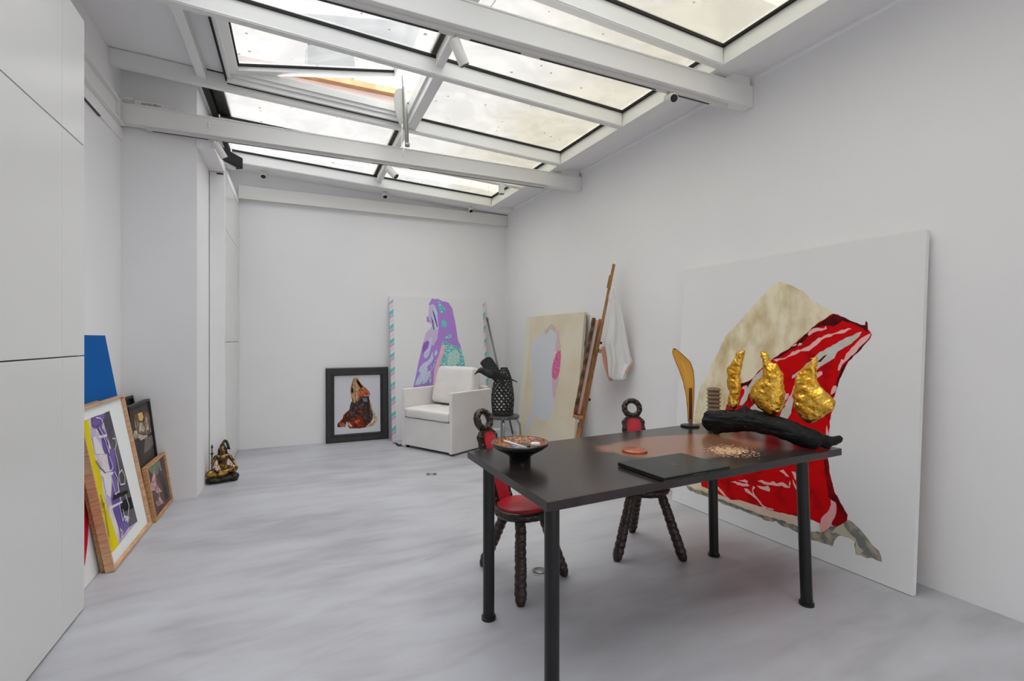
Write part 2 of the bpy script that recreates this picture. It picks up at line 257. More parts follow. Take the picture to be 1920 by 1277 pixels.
ART['PUR']=[('lilac',[(0.565,1.866),(0.64,1.899),(0.698,1.777),(0.689,1.507),(0.672,1.361),(0.572,1.289),(0.464,1.338),(0.504,1.482),(0.58,1.555),(0.6,1.604),(0.522,1.652),(0.526,1.725),(0.548,1.719)]),('purple',[(0.612,1.991),(0.655,1.98),(0.699,1.988),(0.767,1.953),(0.823,1.948),(0.861,1.931),(0.915,1.845),(0.925,1.77),(0.942,1.696),(0.957,1.596),(0.967,1.509),(0.981,1.385),(1.017,1.299),(1.033,1.212),(1.067,1.101),(1.075,0.99),(1.093,0.793),(1.11,0.576),(0.278,0.615),(0.31,0.738),(0.337,0.842),(0.37,0.982),(0.391,1.076),(0.424,1.194),(0.451,1.302),(0.471,1.361),(0.483,1.361),(0.476,1.331),(0.5,1.331),(0.537,1.361),(0.609,1.301),(0.673,1.398),(0.69,1.532),(0.681,1.63),(0.691,1.74),(0.639,1.881),(0.615,1.905),(0.565,1.872),(0.566,1.909),(0.586,1.947)]),('purple',[(0.526,1.725),(0.548,1.719),(0.559,1.677),(0.582,1.64),(0.521,1.646)]),('paleblue',[(0.627,1.893),(0.646,1.893),(0.686,1.777),(0.688,1.654),(0.697,1.556),(0.677,1.517),(0.647,1.544),(0.619,1.617),(0.585,1.726),(0.604,1.751),(0.588,1.836),(0.607,1.849),(0.624,1.8)]),('violetline',[(0.607,1.837),(0.636,1.776),(0.664,1.678),(0.685,1.569),(0.673,1.568),(0.645,1.666),(0.623,1.751)]),('violetline',[(0.585,1.738),(0.62,1.653),(0.629,1.544),(0.641,1.531),(0.616,1.537),(0.604,1.629)]),('teal',[(0.691,1.95),(0.722,1.939),(0.764,1.878),(0.807,1.83),(0.811,1.786),(0.761,1.779),(0.724,1.79),(0.701,1.876)]),('teal2',[(0.744,1.668),(0.776,1.683),(0.813,1.656),(0.825,1.619),(0.804,1.576),(0.784,1.551),(0.754,1.575),(0.749,1.618)]),('teal',[(0.781,1.441),(0.838,1.459),(0.883,1.474),(0.885,1.435),(0.848,1.404),(0.804,1.395)]),('teal',[(0.734,1.361),(0.797,1.361),(0.846,1.33),(0.933,1.299),(1.015,1.262),(1.044,1.175),(1.067,1.101),(1.075,0.99),(1.093,0.793),(1.097,0.577),(0.647,0.598),(0.652,0.748),(0.676,0.927),(0.712,1.07),(0.752,1.166),(0.78,1.239),(0.745,1.312)]),('palemint',[(0.853,1.19),(0.906,1.232),(0.957,1.238),(0.993,1.188),(0.997,1.114),(0.962,1.041),(0.91,1.006),(0.822,1.008),(0.8,1.093)]),('pinkbar',[(0.733,1.312),(0.788,1.3),(0.76,1.191),(0.712,1.07),(0.671,0.951),(0.647,0.784),(0.635,0.598),(0.562,0.602),(0.593,0.81),(0.61,0.952),(0.651,1.083),(0.691,1.179)]),('paleblue',[(0.551,1.41),(0.588,1.416),(0.598,1.361),(0.571,1.265),(0.544,1.181),(0.518,1.134),(0.481,1.116),(0.464,1.146),(0.472,1.206),(0.534,1.265),(0.555,1.337)]),('purple2',[(0.476,1.337),(0.526,1.379),(0.543,1.349),(0.523,1.277),(0.472,1.206),(0.453,1.182),(0.45,1.266)]),('paleblue',[(0.594,1.217),(0.605,1.108),(0.564,1.049),(0.514,1.002),(0.512,0.931),(0.485,0.825),(0.436,0.792),(0.399,0.746),(0.363,0.742),(0.328,0.749),(0.366,0.841),(0.416,0.91),(0.383,0.935),(0.406,0.993),(0.456,1.051),(0.529,1.086),(0.567,1.145)]),('paleblue',[(0.656,1.246),(0.669,1.192),(0.634,1.144),(0.614,1.174),(0.624,1.21)]),('paleblue',[(0.537,0.948),(0.563,0.93),(0.553,0.871),(0.508,0.801),(0.459,0.756),(0.429,0.757),(0.461,0.826),(0.487,0.896)]),('violet3',[(0.602,1.096),(0.639,1.108),(0.611,0.988),(0.573,0.93),(0.568,0.775),(0.531,0.753),(0.483,0.749),(0.545,0.835),(0.567,0.93),(0.562,0.977)])]
ART['HAM']=[('hamdark',[(0.324,0.534),(0.385,0.576),(0.455,0.609),(0.552,0.613),(0.57,0.512),(0.605,0.418),(0.613,0.344),(0.604,0.29),(0.577,0.237),(0.541,0.212),(0.515,0.177),(0.436,0.17),(0.297,0.176),(0.271,0.231),(0.263,0.277),(0.246,0.206),(0.203,0.201),(0.148,0.206),(0.142,0.232),(0.153,0.267),(0.178,0.274),(0.212,0.325),(0.221,0.36),(0.264,0.402),(0.298,0.436)]),('hamtan',[(0.351,0.849),(0.369,0.862),(0.413,0.856),(0.439,0.801),(0.473,0.754),(0.517,0.716),(0.562,0.668),(0.575,0.612),(0.543,0.605),(0.438,0.605),(0.402,0.539),(0.376,0.522),(0.35,0.514),(0.333,0.551),(0.324,0.597),(0.312,0.67),(0.321,0.751),(0.334,0.805)]),('hamblack',[(0.391,0.839),(0.421,0.82),(0.447,0.773),(0.473,0.731),(0.447,0.714),(0.421,0.747),(0.403,0.793)]),('hamblack',[(0.329,0.732),(0.351,0.713),(0.355,0.668),(0.333,0.651),(0.321,0.688)]),('hamorange',[(0.438,0.71),(0.482,0.699),(0.526,0.697),(0.561,0.64),(0.544,0.614),(0.482,0.617),(0.429,0.596),(0.411,0.575),(0.425,0.638),(0.416,0.683)]),('hamrust',[(0.323,0.309),(0.384,0.323),(0.436,0.337),(0.489,0.279),(0.524,0.24),(0.506,0.187),(0.436,0.174),(0.331,0.187),(0.289,0.239),(0.28,0.276)]),('hamorange',[(0.366,0.279),(0.427,0.293),(0.436,0.265),(0.401,0.231),(0.375,0.242)]),('hamrust',[(0.264,0.402),(0.307,0.409),(0.319,0.394),(0.289,0.347),(0.263,0.304),(0.237,0.278),(0.203,0.281),(0.204,0.317),(0.229,0.351)]),('hamorange',[(0.169,0.265),(0.22,0.262),(0.254,0.241),(0.237,0.207),(0.195,0.21),(0.178,0.229)]),('hamcream',[(0.574,0.521),(0.592,0.474),(0.614,0.381),(0.64,0.352),(0.662,0.295),(0.658,0.24),(0.621,0.206),(0.577,0.173),(0.524,0.172),(0.515,0.196),(0.559,0.22),(0.604,0.235),(0.626,0.27),(0.613,0.326),(0.596,0.382),(0.565,0.494)]),('hamcream',[(0.263,0.268),(0.297,0.256),(0.34,0.208),(0.331,0.187),(0.306,0.197),(0.271,0.236)]),('hamcream',[(0.351,0.795),(0.364,0.794),(0.368,0.685),(0.376,0.576),(0.363,0.523),(0.357,0.613),(0.351,0.704)]),('hamcream',[(0.382,0.794),(0.395,0.784),(0.403,0.684),(0.403,0.593),(0.389,0.53),(0.39,0.63),(0.384,0.703)]),('hamgrey',[(0.473,0.572),(0.517,0.578),(0.543,0.55),(0.525,0.523),(0.481,0.535)]),('hamrust',[(0.367,0.432),(0.437,0.41),(0.507,0.424),(0.525,0.405),(0.454,0.382),(0.384,0.404)])]
ART['BEI']=[('grey',[(0.47,1.489),(0.585,1.466),(0.718,1.479),(0.797,1.471),(0.83,1.422),(0.827,1.286),(0.784,1.149),(0.781,1.013),(0.815,0.879),(0.85,0.747),(0.892,0.645),(0.897,0.539),(0.838,0.424),(0.691,0.355),(0.554,0.349),(0.457,0.412),(0.385,0.245),(0.268,0.139),(0.205,0.143),(0.294,0.332),(0.378,0.53),(0.386,0.732),(0.306,0.928),(0.245,1.101),(0.18,1.292),(0.3,1.382),(0.422,1.439)]),('blush',[(0.524,1.503),(0.625,1.557),(0.713,1.59),(0.786,1.539),(0.817,1.504),(0.811,1.464),(0.755,1.492),(0.659,1.514),(0.588,1.452),(0.545,1.46)]),('blushpink',[(0.829,1.511),(0.868,1.503),(0.913,1.382),(0.964,1.288),(0.934,1.248),(0.835,1.232),(0.822,1.314),(0.84,1.395)]),('magenta',[(0.896,1.247),(0.957,1.255),(0.974,1.182),(0.973,1.076),(0.965,0.97),(0.926,0.901),(0.866,0.883),(0.804,0.919),(0.791,1.027),(0.815,1.123),(0.852,1.206)]),('blushpink',[(0.808,0.892),(0.892,0.878),(0.96,0.956),(0.965,0.864),(0.937,0.756),(0.917,0.647),(0.875,0.67),(0.833,0.773)]),('ivory',[(-0.172,1.718),(0.088,1.715),(0.133,1.382),(0.144,0.978),(0.133,0.531),(0.054,0.103),(-0.074,0.081),(-0.119,0.655),(-0.171,1.272)])]
ART['YEL']=[('mount',[(0.02,0.02),(0.795,0.02),(0.795,0.965),(0.02,0.965)]),('artbase',[(-0.147,0.905),(0.533,0.908),(0.6,0.097),(0.014,0.081)]),('yellow',[(-0.026,0.94),(0.172,0.896),(0.145,0.785),(0.142,0.67),(0.176,0.545),(0.142,0.437),(0.154,0.345),(0.176,0.248),(0.196,0.151),(0.212,0.068),(0.012,0.081),(-0.076,0.366),(-0.095,0.644)]),('charcoal',[(0.383,0.899),(0.533,0.908),(0.6,0.097),(0.386,0.123),(0.475,0.176),(0.339,0.239),(0.402,0.335),(0.411,0.5),(0.42,0.664)]),('violet',[(0.214,0.905),(0.302,0.905),(0.444,0.897),(0.346,0.822),(0.406,0.746),(0.375,0.637),(0.282,0.658),(0.296,0.767),(0.262,0.836),(0.2,0.852)]),('violet',[(0.339,0.681),(0.462,0.655),(0.448,0.557),(0.386,0.423),(0.379,0.301),(0.391,0.205),(0.437,0.121),(0.253,0.108),(0.257,0.187),(0.232,0.292),(0.237,0.37),(0.328,0.48),(0.326,0.587)]),('black',[(0.291,0.386),(0.537,0.346),(0.547,0.321),(0.251,0.358)]),('black',[(0.409,0.308),(0.577,0.286),(0.575,0.203),(0.344,0.246),(0.351,0.277)]),('whiteline',[(0.175,0.584),(0.315,0.533),(0.375,0.517),(0.344,0.505),(0.202,0.527),(0.157,0.554)]),('whiteline',[(0.193,0.529),(0.322,0.507),(0.236,0.387),(0.18,0.419)]),('whiteline',[(0.176,0.343),(0.409,0.308),(0.402,0.298),(0.175,0.323)]),('whiteline',[(0.247,0.782),(0.384,0.77),(0.392,0.752),(0.316,0.757),(0.254,0.766)]),('whiteline',[(0.162,0.786),(0.211,0.789),(0.297,0.655),(0.152,0.687)]),('mustard',[(-0.012,0.434),(0.074,0.414),(0.134,0.379),(0.102,0.359),(-0.014,0.397)]),('mustard',[(-0.009,0.374),(0.094,0.346),(0.058,0.321),(-0.011,0.337)])]
ART['YELLINES']=[[(0.273,0.896),(0.332,0.884),(0.367,0.863),(0.349,0.856)],[(0.22,0.901),(0.195,0.872),(0.211,0.844),(0.27,0.834),(0.329,0.85)],[(0.285,0.832),(0.322,0.781),(0.341,0.726),(0.359,0.641)],[(0.358,0.755),(0.384,0.711),(0.359,0.641)],[(0.464,0.722),(0.517,0.715),(0.514,0.679),(0.466,0.648)],[(0.462,0.655),(0.466,0.587),(0.462,0.503),(0.428,0.47),(0.427,0.412),(0.506,0.398),(0.535,0.441),(0.507,0.496),(0.437,0.484)],[(0.352,0.629),(0.372,0.551),(0.339,0.535),(0.221,0.557)],[(0.309,0.486),(0.311,0.38),(0.374,0.385),(0.409,0.459),(0.375,0.517)],[(0.474,0.33),(0.496,0.246),(0.432,0.19),(0.373,0.178),(0.377,0.26)],[(0.335,0.307),(0.332,0.192),(0.37,0.212)],[(0.093,0.446),(0.105,0.366),(0.094,0.278),(0.078,0.184)],[(0.268,0.167),(0.253,0.108),(0.293,0.133),(0.268,0.167)],[(0.132,0.649),(0.179,0.591),(0.235,0.545)]]
ART['BLF']=[('artdark',[(0.049,0.85),(0.592,0.842),(0.674,0.43),(0.017,0.445)]),('artcream',[(0.106,0.69),(0.177,0.685),(0.187,0.654),(0.301,0.621),(0.427,0.598),(0.393,0.585),(0.234,0.591),(0.174,0.626),(0.1,0.625),(0.068,0.66)]),('artgold',[(0.245,0.804),(0.36,0.799),(0.379,0.753),(0.327,0.73),(0.257,0.748)]),('artbrown',[(0.157,0.801),(0.23,0.798),(0.247,0.727),(0.373,0.715),(0.406,0.781),(0.55,0.785),(0.578,0.724),(0.565,0.61),(0.429,0.602),(0.234,0.645),(0.138,0.707)]),('artcream',[(0.247,0.727),(0.323,0.723),(0.377,0.667),(0.338,0.642),(0.268,0.662),(0.214,0.656)]),('artcream',[(0.417,0.748),(0.473,0.747),(0.478,0.642),(0.405,0.638)]),('artgold',[(0.25,0.788),(0.339,0.783),(0.33,0.737),(0.278,0.737)]),('artgrey',[(0.338,0.587),(0.563,0.577),(0.588,0.506),(0.397,0.48),(0.26,0.481)])]
ART['WOS']=[('artmauve',[(-0.021,0.404),(0.384,0.409),(0.488,0.038),(0.053,0.039)]),('artteal',[(0.071,0.395),(0.379,0.4),(0.411,0.3),(0.22,0.299),(0.114,0.356)]),('artpink',[(0.2,0.353),(0.214,0.29),(0.213,0.232),(0.307,0.145),(0.176,0.174),(0.126,0.208),(0.039,0.234),(0.064,0.274),(0.118,0.307)]),('artpink',[(0.227,0.168),(0.263,0.108),(0.305,0.054),(0.148,0.075),(0.104,0.118),(0.195,0.119)]),('artdark',[(0.328,0.351),(0.404,0.23),(0.47,0.055),(0.366,0.055),(0.351,0.152),(0.298,0.248)])]
ART['BLU']=[('blue',[(0,0.66),(1.33,0.66),(1.33,1.43),(0,1.43)]),('crimson',[(0.253,0.613),(0.503,0.528),(0.428,0.289),(0.367,0.2),(0.282,0.109),(0.21,0.096),(0.116,0.183)])]
ART['GOLD']=[[(0.0,0.36),(0.047,0.377),(0.037,0.332),(0.027,0.279),(0.017,0.233),(0.02,0.181),(0.02,0.129),(0.01,0.089),(0.004,0.042),(-0.016,0.017),(-0.044,0.03),(-0.054,0.069),(-0.044,0.123),(-0.058,0.175),(-0.054,0.229),(-0.058,0.262),(-0.03,0.303),(-0.006,0.33)],[(-0.029,0.374),(0.005,0.358),(0.014,0.324),(0.026,0.306),(0.056,0.304),(0.073,0.277),(0.088,0.247),(0.088,0.198),(0.097,0.138),(0.091,0.077),(0.073,0.032),(0.038,0.006),(0.002,0.02),(-0.041,0.047),(-0.079,0.078),(-0.092,0.108),(-0.079,0.161),(-0.06,0.194),(-0.02,0.228),(-0.01,0.267),(-0.02,0.316)],[(-0.0,0.35),(0.029,0.36),(0.026,0.307),(0.023,0.249),(0.036,0.204),(0.067,0.178),(0.087,0.151),(0.112,0.125),(0.107,0.091),(0.067,0.058),(0.036,0.025),(-0.006,0.002),(-0.038,0.015),(-0.06,0.048),(-0.082,0.087),(-0.09,0.14),(-0.079,0.189),(-0.076,0.243),(-0.049,0.28),(-0.022,0.311),(-0.003,0.324)]]
CANV={'BIG':{'o':(2.943,3.21),'rz':-1.5281,'tilt':0.0751,'w':1.7335,'h':1.99,'t':0.035},'HAM':{'o':(0.354,6.82),'rz':0,'tilt':0.0401,'w':0.815,'h':1.0,'t':0.03},'PUR':{'o':(1.185,6.62),'rz':0,'tilt':0.1194,'w':1.43,'h':2.0,'t':0.03},'BEI':{'o':(2.78,6.07),'rz':-1.5277,'tilt':0.0997,'w':1.391,'h':1.7,'t':0.04},'YEL':{'o':(-0.985,3.57),'rz':1.5708,'tilt':0.1728,'w':0.812,'h':0.985,'t':0.045},'BLF':{'o':(-1.03,4.392),'rz':1.5708,'tilt':0.1134,'w':0.56,'h':0.885,'t':0.04},'WOS':{'o':(-0.965,4.41),'rz':1.5708,'tilt':0.1396,'w':0.545,'h':0.42,'t':0.035},'BLU':{'o':(-1.07,3.17),'rz':1.5708,'tilt':0.1606,'w':1.33,'h':1.43,'t':0.02}}
# ================================================================ the room
def zb(x): return 3.33+.048*(2.70-x)            # underside of the sloping rafters
def xw(y): return 3.281-.043*y                  # right wall face
def xi(y): return 2.858-.0381*y                 # inner edge of the skylight's eaves rail
def xo(y): return 3.035-.0435*y
YB = 6.90; Y0 = -3.0; XL = -1.33
struct('floor', MB().box(-1.6, 3.7, Y0-.2, YB+.3, -.12, 0), FLOOR)
def slab(x0, x1, y0, y1, z0, z1, mi=0, mb=None):      # a box whose under and top side follow the roof slope
    mb = mb or MB(); f = lambda v, y: v(y) if callable(v) else v
    P = [(f(x0, y0), y0), (f(x1, y0), y0), (f(x1, y1), y1), (f(x0, y1), y1)]
    return mb.hexa([(x, y, zb(x)+z0) for x, y in P]+[(x, y, zb(x)+z1) for x, y in P], mi)
struct('wall_right', MB().hexa([(xw(Y0), Y0, 0), (xw(Y0)+.2, Y0, 0), (xw(YB+.2)+.2, YB+.2, 0), (xw(YB+.2), YB+.2, 0), (xw(Y0), Y0, 3.8), (xw(Y0)+.2, Y0, 3.8), (xw(YB+.2)+.2, YB+.2, 3.8), (xw(YB+.2), YB+.2, 3.8)]), WALL)
struct('wall_back', MB().box(-1.53, xw(YB), YB, YB+.2, 0, 3.8), WALL)
wl = MB().box(XL-.2, XL, Y0, YB, 0, 3.95); wl.box(XL, -.795, 4.966, YB, 0, 3.9)
struct('wall_left', wl, WALL)
wr = MB().box(XL, -.7, Y0-.2, Y0, 0, 3.8); wr.box(2.9, 3.7, Y0-.2, Y0, 0, 3.8); wr.box(-.7, 2.9, Y0-.2, Y0, 0, .35); wr.box(-.7, 2.9, Y0-.2, Y0, 2.75, 3.8)
struct('wall_rear', wr, WALL)
wf = MB(); wf.box(-.7, 2.9, Y0-.12, Y0-.06, .35, .41); wf.box(-.7, 2.9, Y0-.12, Y0-.06, 2.69, 2.75)
for x in (-.7, .47, 1.67, 2.84): wf.box(x, x+.06, Y0-.12, Y0-.06, .41, 2.69)
struct('added_window_3', wf, FRAME)  # window added in the unseen rear wall to brighten the room
# ceiling: strip left of the skylight at glass level, soffits along the right and back walls
ce = MB()
slab(XL-.2, -.72, Y0, 2.51, .13, .25, mb=ce); slab(XL-.2, -.72, 2.56, 3.61, .13, .25, mb=ce); slab(XL-.2, -.53, 3.66, 4.68, .13, .25, mb=ce)
slab(XL-.2, -.72, 2.51, 2.56, .13, .25, mb=ce); slab(XL-.2, -.72, 3.61, 3.66, .13, .25, mb=ce)
slab(XL-.2, -.72, 4.68, YB, .13, .25, mb=ce)
slab(-.795, xw, 6.63, YB+.1, 0, .25, mb=ce)
ce.hexa([(xo(Y0), Y0, 3.375), (xw(Y0)+.1, Y0, 3.375), (xw(YB)+.1, YB, 3.375), (xo(YB), YB, 3.375), (xo(Y0), Y0, 3.6), (xw(Y0)+.1, Y0, 3.6), (xw(YB)+.1, YB, 3.6), (xo(YB), YB, 3.6)])
slab(-.72, xi, Y0-.2, .37, .125, .25, mb=ce)  # unseen solid ceiling instead of glass, shaped to darken under the table
struct('ceiling', ce, WALL)
# small cove moulding between soffit and right wall
struct('trim_1', MB().hexa([(xw(Y0)-.015, Y0, 3.36), (xw(Y0)+.02, Y0, 3.33), (xw(YB)+.02, YB, 3.33), (xw(YB)-.015, YB, 3.36), (xw(Y0)-.015, Y0, 3.38), (xw(Y0)+.02, Y0, 3.38), (xw(YB)+.02, YB, 3.38), (xw(YB)-.015, YB, 3.38)]), WALL)
# steel beams
def beam(y0, y1, x0, x1, z0=3.146, z1=3.304):
    w = .09; t = .012; m = MB()
    m.box(x0, x1, y0, y1, z0, z0+t); m.box(x0, x1, y0, y1, z1-t, z1); m.box(x0, x1, y0+.004, y0+.016, z0+t, z1-t)
    return m
struct('trim_2', beam(2.585, 2.675, XL, xw(2.62)), STEEL, bevel=.003)
b2 = beam(4.845, 4.935, XL, xw(4.9))
for z in (3.215, 3.24): b2.ball((-.69, 4.845, z), .012)
struct('trim_3', b2, STEEL, bevel=.003)
struct('trim_4', MB().box(-.66, xw(6.85), 6.84, YB, 3.146, 3.304), STEEL, bevel=.004)
b4 = MB(); b4.box(XL-.05, -1.285, Y0, 4.90, 3.13, 3.142); b4.box(XL-.05, -1.285, Y0, 4.90, 3.29, 3.302); b4.box(-1.34, -1.318, Y0, 4.90, 3.142, 3.29); b4.box(-1.318, -1.29, 4.79, 4.80, 3.142, 3.29)
struct('trim_5', b4, STEEL)
struct('trim_6', MB().box(XL, -1.318, Y0, 4.966, 3.03, 3.13), WALL)          # lining under the left beam
struct('trim_7', MB().box(-.795, -.66, 4.94, 6.84, 3.06, 3.146), WALL, bevel=.004)    # boxed duct over the tall cupboard
struct('trim_8', MB().box(-1.329, -1.316, 3.2, 4.47, 3.022, 3.031), BLACK)    # slot in the lining
# upstand blocks where the beams meet the right wall
struct('trim_9', MB().box(xo(2.63)-.02, xw(2.63)-.02, 2.60, 2.66, 3.304, 3.375).box(xo(4.89)-.02, xw(4.89)-.02, 4.86, 4.92, 3.304, 3.375), STEEL)
# thin cable channel at the foot of the back beam
struct('trim_10', MB().box(-.66, xw(6.85), 6.832, 6.845, 3.138, 3.147), STEEL)

# ---------------------------------------------------------------- fixed skylight
sky = bpy.data.objects.new('window_1', None); col.objects.link(sky); sky['kind'] = 'structure'
RAF = [-.70, .37, 1.44, 2.505, 3.61, 4.675, 5.61, 6.57]
for y in RAF:
    m = slab(XL if y < 4.9 else -.795, (lambda yy: xi(yy)), y, y+.055, 0, .125)
    slab(-.72, (lambda yy: xi(yy)), y-.004, y, .008, .014, 0, m)
    obj('rafter', m, FRAME, sky)
    if y > .3: obj('gasket', slab(-.70, (lambda yy: xi(yy)), y-.012, y+.067, .125, .150), GAP, sky)
rail = MB().hexa([(xi(Y0), Y0, 3.33), (xo(Y0), Y0, 3.33), (xo(6.69), 6.69, 3.33), (xi(6.69), 6.69, 3.33), (xi(Y0)+.012, Y0, 3.46), (xo(Y0), Y0, 3.5), (xo(6.69), 6.69, 3.5), (xi(6.69)+.012, 6.69, 3.46)])
obj('eaves_rail', rail, FRAME, sky, bevel=.003)
obj('rail_gasket', MB().hexa([(xi(Y0)-.012, Y0, 3.458), (xi(Y0)+.03, Y0, 3.458), (xi(6.6)+.03, 6.6, 3.458), (xi(6.6)-.012, 6.6, 3.458), (xi(Y0)-.012, Y0, 3.475), (xi(Y0)+.03, Y0, 3.475), (xi(6.6)+.03, 6.6, 3.475), (xi(6.6)-.012, 6.6, 3.475)]), GAP, sky)
for i in range(len(RAF)-1):
    y0, y1 = RAF[i]+.055, RAF[i+1]
    if i in (0, 1): continue
    o = obj('mullion', slab(.975, 1.034, y0, y1, .07, .15) if i != 4 else slab(.975, 1.06, y0, y1, .02, .15), FRAME, sky)
obj('left_rail', slab(-.76, -.715, 4.73, 6.6, .10, .15), GAP, sky)
struct('trim_11', slab(-.745, -.68, 3.665, 4.675, .045, .13), FRAME)
def glazing(m):      # the weathered film is on the under side, the other faces are clean
    m.m = [0]+[1]*(len(m.m)-1); return m
def pane(x0, x1, y0, y1): obj('pane', glazing(slab(x0, x1, y0, y1, .145, .151)), [GLASS, CLEAR], sky)
for i in range(len(RAF)-1):
    if i == 0: continue
    y0, y1 = RAF[i]+.03, RAF[i+1]+.03
    if i != 4: pane(-.72, 1.0, y0, y1)
    pane(1.0, (lambda yy: xi(yy)+.01), y0, y1)
# lead flashing seen through the panes beside the left and middle bars
LEAD = mat('mossy_lead', (150, 154, 128), .8, c2=(110, 112, 90), sc_=14)
MOSS = mat('rusty_moss', (170, 160, 130), .9, c2=(200, 140, 80), sc_=45, lo=.45, hi=.6)
obj('flashing', slab(-.735, -.60, 4.73, 5.62, .153, .175), LEAD, sky)
for y0, y1 in ((1.5, 2.5), (2.56, 3.6), (4.73, 5.61), (5.66, 6.57)): obj('moss_strip', slab(.93, .98, y0, y1, .153, .170), MOSS, sky)
# ---------------------------------------------------------------- opening roof window
W2 = bpy.data.objects.new('window_2', None); col.objects.link(W2); W2['kind'] = 'structure'
fr = MB()
slab(-.53, -.50, 3.665, 4.675, .08, .20, mb=fr); slab(-.53, .975, 4.635, 4.66, .05, .20, mb=fr); slab(-.5, .975, 4.615, 4.635, .09, .18, mb=fr); slab(-.5, .975, 4.595, 4.615, .12, .18, mb=fr)
slab(-.53, .975, 3.665, 3.69, .05, .20, mb=fr); slab(.955, .975, 3.69, 4.635, .09, .19, mb=fr)
obj('frame', fr, FRAME, W2)
obj('frame_gasket', slab(-.545, -.53, 3.665, 4.675, .07, .13), GAP, W2)
obj('frame_seam', slab(-.53, .975, 4.66, 4.664, .043, .05), GAP, W2)
SA = R(13.2)
def hx(x, y, z):      # sash point: hinged on the left, swung up on the right
    a = -math.atan(.048)+SA; px, pz = -.50, zb(-.5)+.10
    return (px+x*math.cos(a)-z*math.sin(a), y, pz+x*math.sin(a)+z*math.cos(a))
def sbox(m, x0, x1, y0, y1, z0, z1, mi=0): return m.hexa([hx(x, y, z0) for x, y in ((x0, y0), (x1, y0), (x1, y1), (x0, y1))]+[hx(x, y, z1) for x, y in ((x0, y0), (x1, y0), (x1, y1), (x0, y1))], mi)
sa = MB(); L_ = 1.42
sbox(sa, 0, L_, 4.535, 4.60, 0, .075); sbox(sa, 0, L_, 3.70, 3.765, 0, .075); sbox(sa, 0, .065, 3.765, 4.535, 0, .075); sbox(sa, L_-.065, L_, 3.765, 4.535, 0, .075)
obj('sash', sa, FRAME, W2, bevel=.004)
sg = MB(); sbox(sg, .065, L_-.065, 4.515, 4.535, .035, .05); sbox(sg, .065, L_-.065, 3.765, 3.785, .035, .05); sbox(sg, .065, .08, 3.785, 4.515, .035, .05)
obj('sash_gasket', sg, GAP, W2)
obj('sash_pane', glazing(sbox(MB(), .065, L_-.065, 3.765, 4.535, .05, .056)), [GLASS, CLEAR], W2)
# ---------------------------------------------------------------- neighbouring facade across the courtyard
REN = mat('pale_render', (226, 217, 211), .9, c2=(220, 210, 204), sc_=.5)
OCH = mat('ochre_stone_band', (184, 146, 110), .85, c2=(166, 124, 92), sc_=3)
bt = thing('courtyard_building', 'pale rendered building with ochre stone cornices seen through the open roof window', 'building', (0, 13, 0))
obj('facade', MB().box(-14, 34, 0, .4, 0, 14.5), REN, bt)
c1 = MB().box(-14, 2.9, -.12, 0, 7.42, 7.62); obj('cornice', c1, OCH, bt)
c2_ = MB().box(-14, 2.9, -.2, 0, 7.85, 7.93); c2_.box(-14, 2.9, -.12, 0, 7.93, 8.04); obj('cornice', c2_, OCH, bt)
wv = MB().box(.25, 1.35, -.01, .03, 8.1, 9.4); obj('window_opening', wv, BLACK, bt)
rl = MB()
for i in range(14): rl.box(.2+i*.088, .215+i*.088, -.12, -.1, 8.06, 8.5)
rl.box(.2, 1.36, -.125, -.095, 8.48, 8.52); obj('railing', rl, mat('iron_railing', (60, 66, 60), .6), bt)
# ================================================================ fitted cupboards
def cupboard(name, label, xf, xb, cols, splits, top, endpanel=None, handle=None):
    t = thing(name, label, 'cupboard', (xf, cols[0], 0), group=None)
    y0 = cols[0]; Y1 = endpanel if endpanel else cols[-1]
    obj('body', MB().box(xb-xf, -.022, .0, Y1-y0, 0, top), LAQ, t)
    for i in range(len(cols)-1):
        for j in range(len(splits)-1):
            obj('door', MB().box(-.02, 0, cols[i]-y0+.0015, cols[i+1]-y0-.0015, splits[j]+.003, splits[j+1]-.003), LAQ, t, bevel=.001, seg=1)
    if endpanel:
        for j in range(len(splits)-1): obj('filler_panel', MB().box(-.02, 0, cols[-1]-y0+.0015, endpanel-y0, splits[j]+.003, splits[j+1]-.003), LAQ, t, bevel=.001, seg=1)
    obj('seam_shadow_gap', MB().box(-.0222, -.021, .01, Y1-y0-.01, .006, top-.01), BLACK, t)
    return t
cupboard('fitted_cupboard', 'tall white flush-door cupboard filling the left foreground', -.99, -1.325, [1.08, 1.68, 2.28, 2.88], [.01, 1.299, 2.368, 3.01], 3.01, endpanel=3.137)
t = cupboard('tall_cupboard', 'narrow white flush cupboard in the far left corner behind the bronze figure', -.66, -.79, [5.66, 6.44, 6.895], [.01, 1.355, 2.505, 3.05], 3.055)
obj('side_filler', MB().box(-.13, 0, -.065, -.014, 0, 3.055), WALL, t)
obj('shadow_slot', MB().box(-.07, -.012, -.0665, -.064, 3.035, 3.05), BLACK, t)

